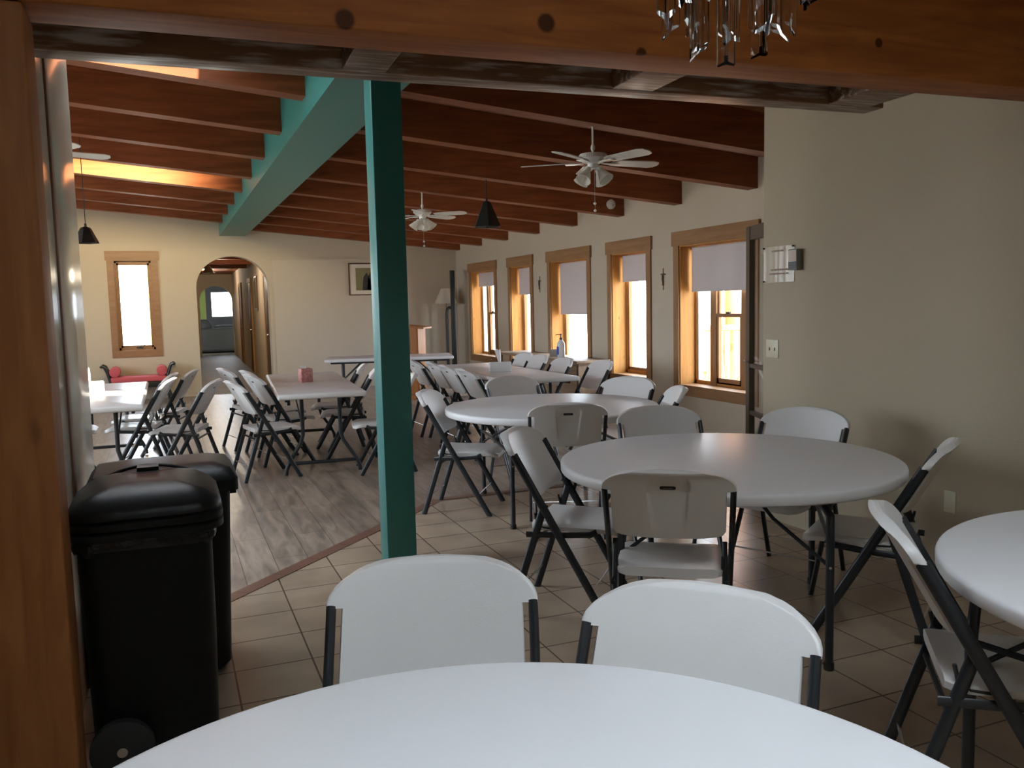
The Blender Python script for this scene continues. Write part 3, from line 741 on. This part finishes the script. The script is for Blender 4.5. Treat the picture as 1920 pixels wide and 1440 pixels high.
def pendant(x, y, ztop, zb, label, hw=.14, tw=.045):
    h = ztop-zb; zc = jz(x)-ztop+.29 if y < YF else .28
    t = thing('pendant_lamp', label, 'pendant lamp', (x, y, ztop), 0, 'dark pyramid pendant lamps')
    MB().tube([(0, 0, 0), (0, 0, zc)], .004, n=6).ob('cord', MT['bronze'], t)
    mb = MB()
    for k in range(6):
        a0, a1 = 2*pi*k/6+.26, 2*pi*(k+1)/6+.26
        A0 = (tw*math.cos(a0), tw*math.sin(a0)); A1 = (tw*math.cos(a1), tw*math.sin(a1)); C0 = (hw*math.cos(a0), hw*math.sin(a0)); C1 = (hw*math.cos(a1), hw*math.sin(a1))
        i_ = .97
        mb.loft([[(A0[0], A0[1], 0), (A1[0], A1[1], 0), (A1[0]*i_, A1[1]*i_, 0), (A0[0]*i_, A0[1]*i_, 0)], [(C0[0], C0[1], -h), (C1[0], C1[1], -h), (C1[0]*i_, C1[1]*i_, -h), (C0[0]*i_, C0[1]*i_, -h)]])
    mb.ob('lamp_shade', MT['bronze'], t, sharp=.3)
    mb = MB().lathe([(tw, -.002), (tw*.8, .012), (.012, .02), (.01, .05)], n=6); mb.ob('cap', MT['bronze'], t)
    MB().lathe([(.004, -.05), (.02, -.06), (.028, -.085), (.02, -.11), (0.0, -.118)], n=14).ob('bulb', MT['frost'], t)
    return t
pendant(3.02, 8.0, 2.47, 2.235, 'dark six-sided pendant lamp hanging right of the ceiling fans', .145)
pendant(-.64, 9.0, 2.265, 2.13, 'dark pendant lamp hanging at far left above the window', .115, .05)
pendant(.86, 18.0, 2.34, 2.21, 'dark pendant lamp hanging in the hallway behind the arch', .13, .04)
# chandelier
t = thing('crystal_chandelier', 'clear crystal prism chandelier hanging at the top of the picture', 'chandelier', (1.0, 1.33, 0))
mb = MB().tube([(0, 0, 2.22), (0, 0, 3.15)], .008, n=8)
mb.ob('stem', MT['silver'], t)
mb = MB()
for R_ in (.128, .075):
    mb.tube([(R_*math.cos(2*pi*k/32), R_*math.sin(2*pi*k/32), 2.20) for k in range(33)], .005, n=6)
for k in range(4):
    a = k*pi/2; mb.tube([(0, 0, 2.22), (.128*math.cos(a), .128*math.sin(a), 2.20)], .004, n=6)
mb.ob('ring_frame', MT['silver'], t)
def prism_mesh(r, a, zb, cut, spin):
    mb = MB(); c, s = r*math.cos(a), r*math.sin(a); w1, w2 = .0185, .0026
    ol = []
    for k in range(3):
        th_ = spin+k*2*pi/3; d = Vector((math.cos(th_), math.sin(th_), 0)); n = Vector((-d.y, d.x, 0))
        ol += [d*w1-n*w2, d*w1+n*w2, (Vector((math.cos(th_+pi/3), math.sin(th_+pi/3), 0)))*.0055]
    cd = Vector((math.cos(spin+cut), math.sin(spin+cut), 0))
    mb.loft([[(c+q.x, s+q.y, zb+.9*q.dot(cd)) for q in ol], [(c+q.x, s+q.y, 2.195) for q in ol]])
    return mb
for k in range(12):
    a = 2*pi*k/12+.1; prism_mesh(.128, a, 1.998+random.uniform(-.012, .012), random.choice((0, pi, pi/3)), a+random.uniform(-.3, .3)).ob('crystal_prism', MT['crystal'], t)
for k in range(7):
    a = 2*pi*k/7+.3; prism_mesh(.075, a, 1.94+random.uniform(-.02, .015), random.choice((0, pi)), a+random.uniform(-.3, .3)).ob('crystal_prism', MT['crystal'], t)
# smoke detector on the fourth joist face
t = thing('smoke_detector', 'round white smoke detector on a joist near the window wall', 'smoke detector', (5.06, 9.175, 2.635))
MB().lathe([(.058, 0), (.06, -.012), (.052, -.028), (.02, -.034), (0, -.034)], n=28, ax='y').ob('housing', MT['white'], t)
MB().lathe([(.008, -.034), (.006, -.037)], (.015, 0, -.012), 10, 'y').ob('button', MT['greyp'], t)

# ---------------------------------------------------------------- small things on tables
def tissue(x, y, rot, sx, sy, sz, mat, label, ht=.09):
    t = thing('tissue_box', label, 'tissue box', (x, y, .7450), rot)
    MB().rbox(-sx/2, sx/2, -sy/2, sy/2, 0, sz, .004, 2).ob('carton', MT[mat], t)
    mb = MB(); n = 9; rings = []
    for k in range(7):
        z = sz-.01+ht*k/6; sp = .012+.028*(k/6)**.7; rings.append([(sp*math.cos(2*pi*i/n)*(1 if i % 2 else .5)-.02*k/6, .35*sp*math.sin(2*pi*i/n)*(1.3 if i % 2 else .6), z+(.015 if (i % 3 == 0 and k == 6) else 0)) for i in range(n)])
    mb.loft(rings, cap=False); mb.ob('tissue', MT['tissue'], t, sharp=2)
tissue(-.66, 8.50, .1, .235, .12, .115, 'card', 'plain white tissue box on the glaring left table', .13)
tissue(1.26, 8.55, .15, .115, .115, .135, 'floral', 'cube tissue box with red floral print on the table left of the teal post', .03)
tissue(3.33, 8.54, -.25, .235, .12, .10, 'card', 'plain pale tissue box with raised tissue on the long window table', .14)
# small dark stand on far crosswise table next to the post
t = thing('desk_microphone', 'small black desk microphone on the crosswise far table', 'microphone', (2.86, 12.10, .745))
MB().lathe([(.05, 0), (.05, .012), (.01, .02)], n=16).ob('base', MT['bronze'], t); MB().tube([(0, 0, .01), (0, 0, .1), (-.02, -.02, .14)], .006, n=6).ob('stalk', MT['bronze'], t)
MB().lathe([(0, -.04), (.03, -.02), (.034, .02), (0, .045)], (-.03, -.03, .17), 14).ob('head', MT['bronze'], t)
# console under windows with sanitizer and grey box
t = thing('console_cabinet', 'low weathered wood console below the windows, behind the long table', 'cabinet', (4.98, 10.85, 0))
MB().rbox(-.25, .235, -1.35, 1.45, .70, .735, .006).ob('top', MT['cab'], t)
mb = MB().box(-.20, .22, -1.3, -.1, .02, .70); mb.ob('cupboard_body', MT['cab'], t)
for k in range(2):
    d = MB().rbox(-.218, -.20, -1.28+k*.6, -.72+k*.6, .06, .67, .005).ob('cupboard_door', MT['cab'], t)
    MB().lathe([(.012, 0), (.014, -.02)], (-.218, -.80+k*.12, .4), 10, 'x').ob('knob', MT['bronze'], d)
for y in (1.38,):
    for x in (-.2, .18): MB().box(x-.03, x+.03, y-.03, y+.03, 0, .70).ob('leg', MT['cab'], t)
t = thing('sanitizer_bottle', 'clear pump bottle of hand sanitizer with blue label on the console', 'bottle', (4.90, 10.30, .735))
MB().loft([rrect(-.05, .05, -.035, .035, .025, z) for z in (0, .18)]+[rrect(-.045, .045, -.03, .03, .025, .205), rrect(-.025, .025, -.02, .02, .015, .225), rrect(-.018, .018, -.018, .018, .012, .24)]).ob('bottle_body', MT['bottle'], t)
MB().box(-.0515, -.049, -.03, .03, .04, .15).ob('label_band', MT['blue'], t); 
mb = MB().lathe([(.02, .24), (.02, .265), (.006, .268), (.006, .30), (.014, .302), (.014, .315), (0, .317)], n=14); mb.tube([(0, 0, .308), (-.05, .03, .308), (-.062, .035, .298)], .005, n=6); mb.ob('pump', MT['bronze'], t)
tag(MB().rbox(-.06, .06, -.04, .04, 0, .10, .004).ob('small_box', MT['greyp'], loc=(4.92, 10.55, .735)), 'small grey box on the console beside the sanitizer bottle', 'box')
# lectern
t = thing('lectern', 'knotty pine lectern standing at the far end by the window corner', 'lectern', (3.78, 13.1, 0), math.radians(-30))
w2 = .25
mb = MB().box(-.50, 0, -w2, w2, .06, 1.0); mb.ob('body', MT['lectern'], t)
mb = MB()
for k in range(4): mb.rbox(-.495+k*.123, -.382+k*.123, -w2-.014, -w2, .08, 1.14, .004)
mb.ob('front_boards', MT['lectern'], t)
mb = MB(); mb.hexa([(-.50,-w2,1.0),(.0,-w2,1.0),(.0,w2,1.0),(-.50,w2,1.0),(-.50,-w2,1.17),(.0,-w2,1.12),(.0,w2,1.12),(-.50,w2,1.17)]); mb.ob('upper_box', MT['lectern'], t)
mb = MB(); mb.hexa([(-.53,-w2-.03,1.172),(.10,-w2-.03,1.105),(.10,w2+.03,1.105),(-.53,w2+.03,1.172),(-.53,-w2-.03,1.20),(.10,-w2-.03,1.133),(.10,w2+.03,1.133),(-.53,w2+.03,1.20)]); mb.ob('slanted_top', MT['lectern'], t)
MB().box(-.53, .03, -w2-.03, w2+.03, 0, .07).ob('plinth', MT['lectern'], t)
MB().box(0, .12, -w2+.02, w2-.02, .62, .64).ob('shelf', MT['lectern'], t)
# projection screen stand, floor lamp
t = thing('screen_stand', 'tall black tripod stand with rolled screen case in the far window corner', 'screen stand', (4.93, 14.95, 0), -.3)
MB().rbox(-.045, .045, -.045, .045, .35, 2.10, .012).ob('screen_case', MT['bronze'], t)
MB().tube([(-.03, 0, .05), (-.03, 0, 2.0)], .014, n=8).ob('pole', MT['bronze'], t)
MB().tube([(-.12, 0, .2), (-.12, 0, 1.32), (-.11, 0, 1.38), (-.075, 0, 1.42), (-.03, 0, 1.42)], .03, n=10).ob('carry_handle', MT['bronze'], t)
for k in range(3):
    a = 2*pi*k/3+.4; MB().tube([(-.03, 0, .40), (-.03+.17*math.cos(a), .17*math.sin(a), .02)], .011, n=8).ob('leg', MT['bronze'], t)
t = thing('floor_lamp', 'floor lamp with a wide cream shade half behind the black stand', 'lamp', (4.90, 15.27, 0))
mb = MB().lathe([(.09, 1.78), (.22, 1.50), (.215, 1.50), (.085, 1.78)], n=28, cap=False); mb.ob('lamp_shade', MT['cream'], t, sharp=2)
MB().lathe([(.13, 0), (.13, .02), (.012, .04), (.012, 1.72)], n=16).ob('pole', MT['bronzec'], t)
MB().lathe([(.01, 1.55), (.03, 1.6), (.02, 1.68)], n=10).ob('bulb', MT['frost'], t)
# framed picture
t = thing('framed_picture', 'framed painting of two dark shapes on olive ground, partly behind the teal post', 'picture', (3.62, YF-.02, 1.98))
w2, h2 = .46, .295
mb = MB()
for a in ((-w2, w2, h2-.02, h2), (-w2, w2, -h2, -h2+.02), (-w2, -w2+.02, -h2+.02, h2-.02), (w2-.02, w2, -h2+.02, h2-.02)): mb.box(a[0], a[1], -.02, .005, a[2], a[3])
mb.ob('frame', MT['frame'], t); MB().box(-w2+.02, w2-.02, -.008, .003, -h2+.02, h2-.02).ob('mount', MT['mat_'], t)
p = MB().box(-w2+.13, w2-.13, -.010, -.008, -h2+.09, h2-.09).ob('painting', MT['art'], t)
mb = MB()
for cx, hh in ((-.13, .30), (-.04, .33)):
    ol = [(cx-.08, -.20), (cx-.07, -.05), (cx-.055, .04), (cx-.02, hh-.21), (cx, hh-.18), (cx+.02, hh-.21), (cx+.055, .03), (cx+.075, -.06), (cx+.08, -.20)]
    mb.prism(ol, -.0118, -.0102)
mb.ob('painted_silhouettes', MT['artd'], p)
# bench under far window
t = thing('scroll_arm_bench', 'black scroll-armed bench with red cushion and bolsters under the far left window', 'bench', (-.445, 15.32, 0))
for s in (-1, 1):
    pts = [(s*.50, -.18+0, .0), (s*.44, -.18, .18), (s*.42, -.18, .30), (s*.44, -.18, .42), (s*.47, -.18, .52), (s*.50, -.18, .59), (s*.54, -.18, .61), (s*.56, -.18, .59)]
    for dy in (0, .36): MB().tube([(x, y+dy, z) for x, y, z in pts], .022, n=8).ob('arm_frame', MT['bronze'], t)
    mb = MB(); mb.loft([[(s*.40, -.19, .30), (s*.40, .19, .30), (s*.42, .19, .30), (s*.42, -.19, .30)], [(s*.47, -.19, .58), (s*.47, .19, .58), (s*.49, .19, .58), (s*.49, -.19, .58)]]); mb.ob('arm_panel', MT['bronze'], t)
    MB().lathe([(.075, -.19), (.082, -.185), (.082, .185), (.075, .19)], (s*.355, 0, .505), 24, 'y').ob('bolster', MT['red'], t)
MB().rbox(-.44, .44, -.20, .20, .24, .33, .01).ob('seat_frame', MT['bronze'], t)
MB().rbox(-.43, .43, -.20, .20, .33, .425, .03, 4).ob('seat_cushion', MT['red'], t)
for x in (-.42, .42):
    for y in (-.17, .17): MB().tube([(x, y, .25), (x*1.06, y, .01)], .018, n=8).ob('leg', MT['bronze'], t)
# crucifixes on the window wall
def cruc(y, z, label):
    t = thing('crucifix', label, 'crucifix', (XW, y, z), 0, 'crucifixes between the windows')
    mb = MB().rbox(-.010, -.002, -.005, .005, -.125, .12, .002); mb.rbox(-.010, -.002, -.05, .05, .045, .055, .002); mb.ob('cross', MT['bronzec'], t)
    mb = MB().tube([(-.018, 0, .035), (-.02, .004, .0), (-.018, -.004, -.035), (-.016, 0, -.075)], .008, .011, 8); mb.lathe([(0, -.01), (.009, 0), (0, .011)], (-.02, .002, .052), 8)
    mb.tube([(-.016, -.042, .058), (-.018, 0, .038), (-.016, .042, .058)], .004, n=6); mb.ob('figure', MT['bronzec'], t)
cruc(8.30, 1.71, 'small bronze crucifix on the wall between the two nearest windows')
cruc(11.72, 1.75, 'small bronze crucifix on the wall between the third and fourth windows')
# sign, thermostat, switch
t = thing('notice_sheet', 'notice in a shiny creased plastic sleeve pinned on the right wall', 'notice', (XN, 4.445, 1.685))
mb = MB(); rings = []
for i in range(15):
    y = -.145+.29*i/14; rings.append([(-.004-.006*abs(math.sin(i*1.9))*(1 if 2 < i < 12 else .3), y, z) for z in (-.115, -.04, .04, .115)])
mb.loft(rings, cap=False, closed=False)
mm, N, L, b = nm('plastic_sleeve'); b.inputs['Base Color'].default_value = (.55, .47, .35, 1); b.inputs['Roughness'].default_value = .22
mb.ob('sleeve', mm, t, sharp=3)
mb = MB()
for r_, (z, a, c) in enumerate(((-.035, -.09, .075), (-.06, -.09, .08), (.085, -.05, .06))):
    y = a
    while y < c:
        wd = random.uniform(.012, .03); mb.box(-.0135, -.0130, y, min(c, y+wd), z-.005, z+.005); y += wd+.008
mb.ob('faded_print', plain('faded_brown_print', (.33, .22, .15), .6), t)
for y, z in ((-.14, .108), (.14, .108), (.14, -.108)): MB().lathe([(.004, 0), (.006, -.016)], (0, y, z), 8, 'x').ob('push_pin', MT['rubber'], t)
t = thing('thermostat_box', 'grey thermostat box on the right wall next to the pinned notice', 'thermostat', (XN, 4.265, 1.705))
MB().rbox(-.045, 0, -.035, .045, -.065, .065, .004).ob('housing', MT['greyp'], t)
MB().box(-.047, -.0448, -.03, .04, -.012, .058).ob('face_plate', MT['beigep'], t)
MB().box(-.0468, -.0448, -.03, .04, -.058, -.014).ob('dark_panel', MT['label'], t)
t = thing('light_switch', 'ivory light switch plate low on the right wall', 'light switch', (XN, 4.505, 1.14))
MB().rbox(-.006, 0, -.06, .06, -.06, .06, .004).ob('plate', MT['ivory'], t)
for y in (-.025, .025): MB().box(-.014, -.006, y-.005, y+.005, -.012, .008).ob('toggle', MT['ivory'], t)
tag(MB().rbox(-.006, 0, -.035, .035, -.057, .057, .003).ob('wall_outlet', MT['ivory'], loc=(XN, 3.12, .41)), 'small outlet plate low on the right wall behind the edge table', 'outlet')
# open glazed door leaf at the corner
e = sempty('door_1', (3.85, 4.66, 0)); e.rotation_euler = (0, 0, math.atan2(.62, .235))
Lf = .67
for a in (0, Lf-.085): MB().box(a, a+.085, -.022, .022, .01, 2.0).ob('stile', MT['stain'], e)
for a, b_ in ((1.9, 2.0), (.01, .2), (.955, .985), (.60, .63)): MB().box(.085, Lf-.085, -.018, .018, a, b_).ob('rail', MT['stain'], e)
MB().box(.085, Lf-.085, -.003, .003, .2, 1.9).ob('pane', MT['glass'], e)
MB().tube([(Lf-.04, .022, 1.0), (Lf-.04, .05, 1.0), (Lf-.1, .05, 1.0)], .008, n=6).ob('handle', MT['silver'], e)

# ---------------------------------------------------------------- hallway and room beyond
HY, H2 = YF+TH, 29.0
def hx(y): return 1.80+(y-16)*.0215
mb = MB(); mb.hexa([(hx(HY),HY,0),(hx(HY)+.15,HY,0),(hx(H2)+.15,H2,0),(hx(H2),H2,0),(hx(HY),HY,3),(hx(HY)+.15,HY,3),(hx(H2)+.15,H2,3),(hx(H2),H2,3)])
struct(mb.ob('wall_hall_right', MT['wall']))
struct(MB().box(.30, .45, HY, H2, 0, 3).ob('wall_hall_left', MT['wall']))
struct(MB().box(.2, 2.6, HY, H2, 2.62, 2.7).ob('ceiling_hall', MT['deck']))
for y in (17.6, 19.5, 21.4): tag(MB().box(-.8, .7, 0, .1, 0, .16).ob('ceiling_joist', MT['joist'], loc=(1.2, y, 2.46)), 'dark joist across the hallway ceiling seen through the arch, %s' % {17.6: 'nearest', 19.5: 'middle', 21.4: 'farthest'}[y], 'beam', 'hallway ceiling joists')
def hall_door(i, y0, y1):
    x = hx((y0+y1)/2); e = sempty('door_%d' % i, (x, (y0+y1)/2, 0)); e.rotation_euler = (0, 0, -math.atan(.0215)); h = (y1-y0)/2
    for s in (-1, 1): MB().box(-.03, .0, s*h-.05, s*h+.05, 0, 2.1).ob('casing', MT['pine'], e)
    MB().box(-.03, 0, -h-.06, h+.06, 2.1, 2.2).ob('casing_head', MT['pine'], e)
    d = MB().rbox(-.02, -.001, -h+.05, h-.05, .01, 2.1, .003).ob('leaf', MT['stain'], e)
    MB().lathe([(.02, 0), (.028, -.03), (.02, -.05)], (-.02, -h+.12, 1.0), 12, 'x').ob('knob', MT['silver'], d)
hall_door(2, 16.15, 17.05); hall_door(3, 20.6, 21.5); hall_door(4, 24.2, 25.2)
t = thing('hall_picture', 'tall narrow framed picture on the hallway wall beyond the arch', 'picture', (hx(19.1)-.002, 19.1, 1.82), -math.atan(.0215))
mb = MB()
mb.box(-.025, 0, -.3, .3, -.36, -.33); mb.box(-.025, 0, -.3, .3, .33, .36); mb.box(-.025, 0, -.3, -.27, -.33, .33); mb.box(-.025, 0, .27, .3, -.33, .33)
mb.ob('frame', MT['frame'], t); MB().box(-.012, -.002, -.27, .27, -.33, .33).ob('print', MT['art'], t)
mb = MB()
A2, W2 = 1.56, .50
mb.box(.2, A2-W2, H2, H2+.2, 0, 3); mb.box(A2+W2, 3.2, H2, H2+.2, 0, 3); arch_fill(mb, A2, W2, 1.78, 2.25, H2, H2+.2, 3.0)
struct(mb.ob('wall_hall_end', MT['wall'], sharp=.5))
struct(MB().box(-.5, 1.42, 33, 33.1, 0, 3).ob('wall_beyond_green', MT['green']))
mb = MB(); mb.box(1.42, 1.62, 33, 33.1, 0, 3); mb.box(1.62, 2.5, 33, 33.1, 0, 1.22); mb.box(1.62, 2.5, 33, 33.1, 2.12, 3); mb.box(2.5, 3.8, 33, 33.1, 0, 3)
struct(mb.ob('wall_beyond', MT['char']))
struct(MB().box(3.7, 3.8, H2+.2, 33, 0, 3).ob('wall_beyond_right', MT['char']))
struct(MB().box(-.5, -.4, H2+.2, 33, 0, 3).ob('wall_beyond_left', MT['green']))
struct(MB().box(-.5, 3.8, H2+.1, 33.1, 3, 3.1).ob('ceiling_beyond', MT['char']))
e = sempty('window_11', (2.06, 33.05, 1.22))
MB().box(-.44, .44, -.03, .03, 0, .03).ob('frame', MT['white'], e); MB().box(-.44, .44, -.003, .003, .03, .90).ob('pane', MT['glass'], e)
portal((2.06, 33.15, 1.67), (-pi/2, 0, 0), .9, .9)
t = thing('sofa', 'dark grey rounded sofa in the room beyond the hallway', 'sofa', (1.6, 31.2, 0))
MB().rbox(-.75, .85, -.1, .75, .05, .48, .08, 4).ob('base', MT['sofa'], t); MB().rbox(-.75, .85, -.32, .0, .04, .86, .12, 5).ob('backrest', MT['sofa'], t)
MB().rbox(-.62, -.08, -.02, .6, .45, 1.16, .22, 6).ob('cushion', MT['sofa'], t); MB().rbox(-.02, .75, .0, .6, .45, .95, .16, 6).ob('cushion', MT['sofa'], t)
# hallway fill lights: one near the pendant, one added with no fixture
for nme, loc, en, sz in (('hall_fill_light', (1.1, 18.0, 2.18), 30, .08), ('hall_fill_light', (1.2, 26.0, 2.5), 40, .15)):
    l = bpy.data.lights.new(nme, 'POINT'); l.energy = en; l.color = (1, .86, .66); l.shadow_soft_size = sz
    o = bpy.data.objects.new(nme, l); COL.objects.link(o); o.location = loc
# added unseen strip light behind a joist in the left bay (its glow shows on the next joist)
t = thing('added_glow_strip', 'slim warm strip light added out of sight behind a joist over the left tables', 'added light', (-.55, 9.83, 3.06))
MB().box(-1.0, 1.0, -.034, -.004, -.02, .02).ob('casing', MT['white'], t)
l = bpy.data.lights.new('added_glow_light', 'AREA'); l.shape = 'RECTANGLE'; l.size = 1.3; l.size_y = .03; l.energy = 40; l.color = (1, .80, .45); l.spread = 1.3
o = bpy.data.objects.new('added_glow_light', l); COL.objects.link(o); o.location = (-.35, 9.835, 3.05); o.rotation_euler = (pi/2-.06, 0, pi); o.rotation_euler = Vector((0, 1, -.02)).to_track_quat('-Z', 'Y').to_euler()

# ---------------------------------------------------------------- outside
struct(MB().box(-60, 70, -60, 90, -.5, -.4).ob('ground', MT['ground']))
struct(MB().box(XW+TH+.02, 8.4, 3.5, 19, -.4, -.06).ob('porch_deck', MT['porch']))
for y, l in ((9.62, 'orange peeled log porch post seen through the nearest window'), (12.45, 'orange peeled log porch post seen through the second window')):
    mb = MB(); rings = []
    for k in range(16):
        z = k*2.5/15; r = .15+.012*math.sin(k*1.7)
        rings.append([(r*(1+.05*math.sin(3*a+k))*math.cos(a), r*(1+.05*math.sin(3*a+k))*math.sin(a), z) for a in [2*pi*j/18 for j in range(18)]])
    mb.loft(rings); tag(mb.ob('log_post', MT['log'], loc=(7.2, y, -.06)), l, 'post', 'porch log posts')
t = thing('porch_chair', 'slatted wooden porch chair outside the nearest window', 'chair', (6.62, 9.0, -.06), math.radians(-35))
for k in range(5): MB().rbox(-.24+k*.11, -.17+k*.11, .20, .222, .42, 1.18, .004).xf(Matrix.Translation((0, .2, .4)) @ Matrix.Rotation(math.radians(-16), 4, 'X') @ Matrix.Translation((0, -.2, -.4))).ob('back_slat', MT['log'], t)
MB().rbox(-.29, .32, .19, .235, 1.14, 1.22, .006).xf(Matrix.Translation((0, .2, .4)) @ Matrix.Rotation(math.radians(-16), 4, 'X') @ Matrix.Translation((0, -.2, -.4))).ob('top_rail', MT['log'], t)
MB().rbox(-.28, .30, -.28, .24, .40, .43, .006).ob('seat', MT['log'], t)
for x in (-.27, .29):
    MB().rbox(x-.03, x+.03, -.30, .26, .62, .65, .006).ob('armrest', MT['log'], t)
    for y in (-.25, .22): MB().box(x-.025, x+.025, y-.025, y+.025, 0, .62).ob('leg', MT['log'], t)
bpy.context.view_layer.update()
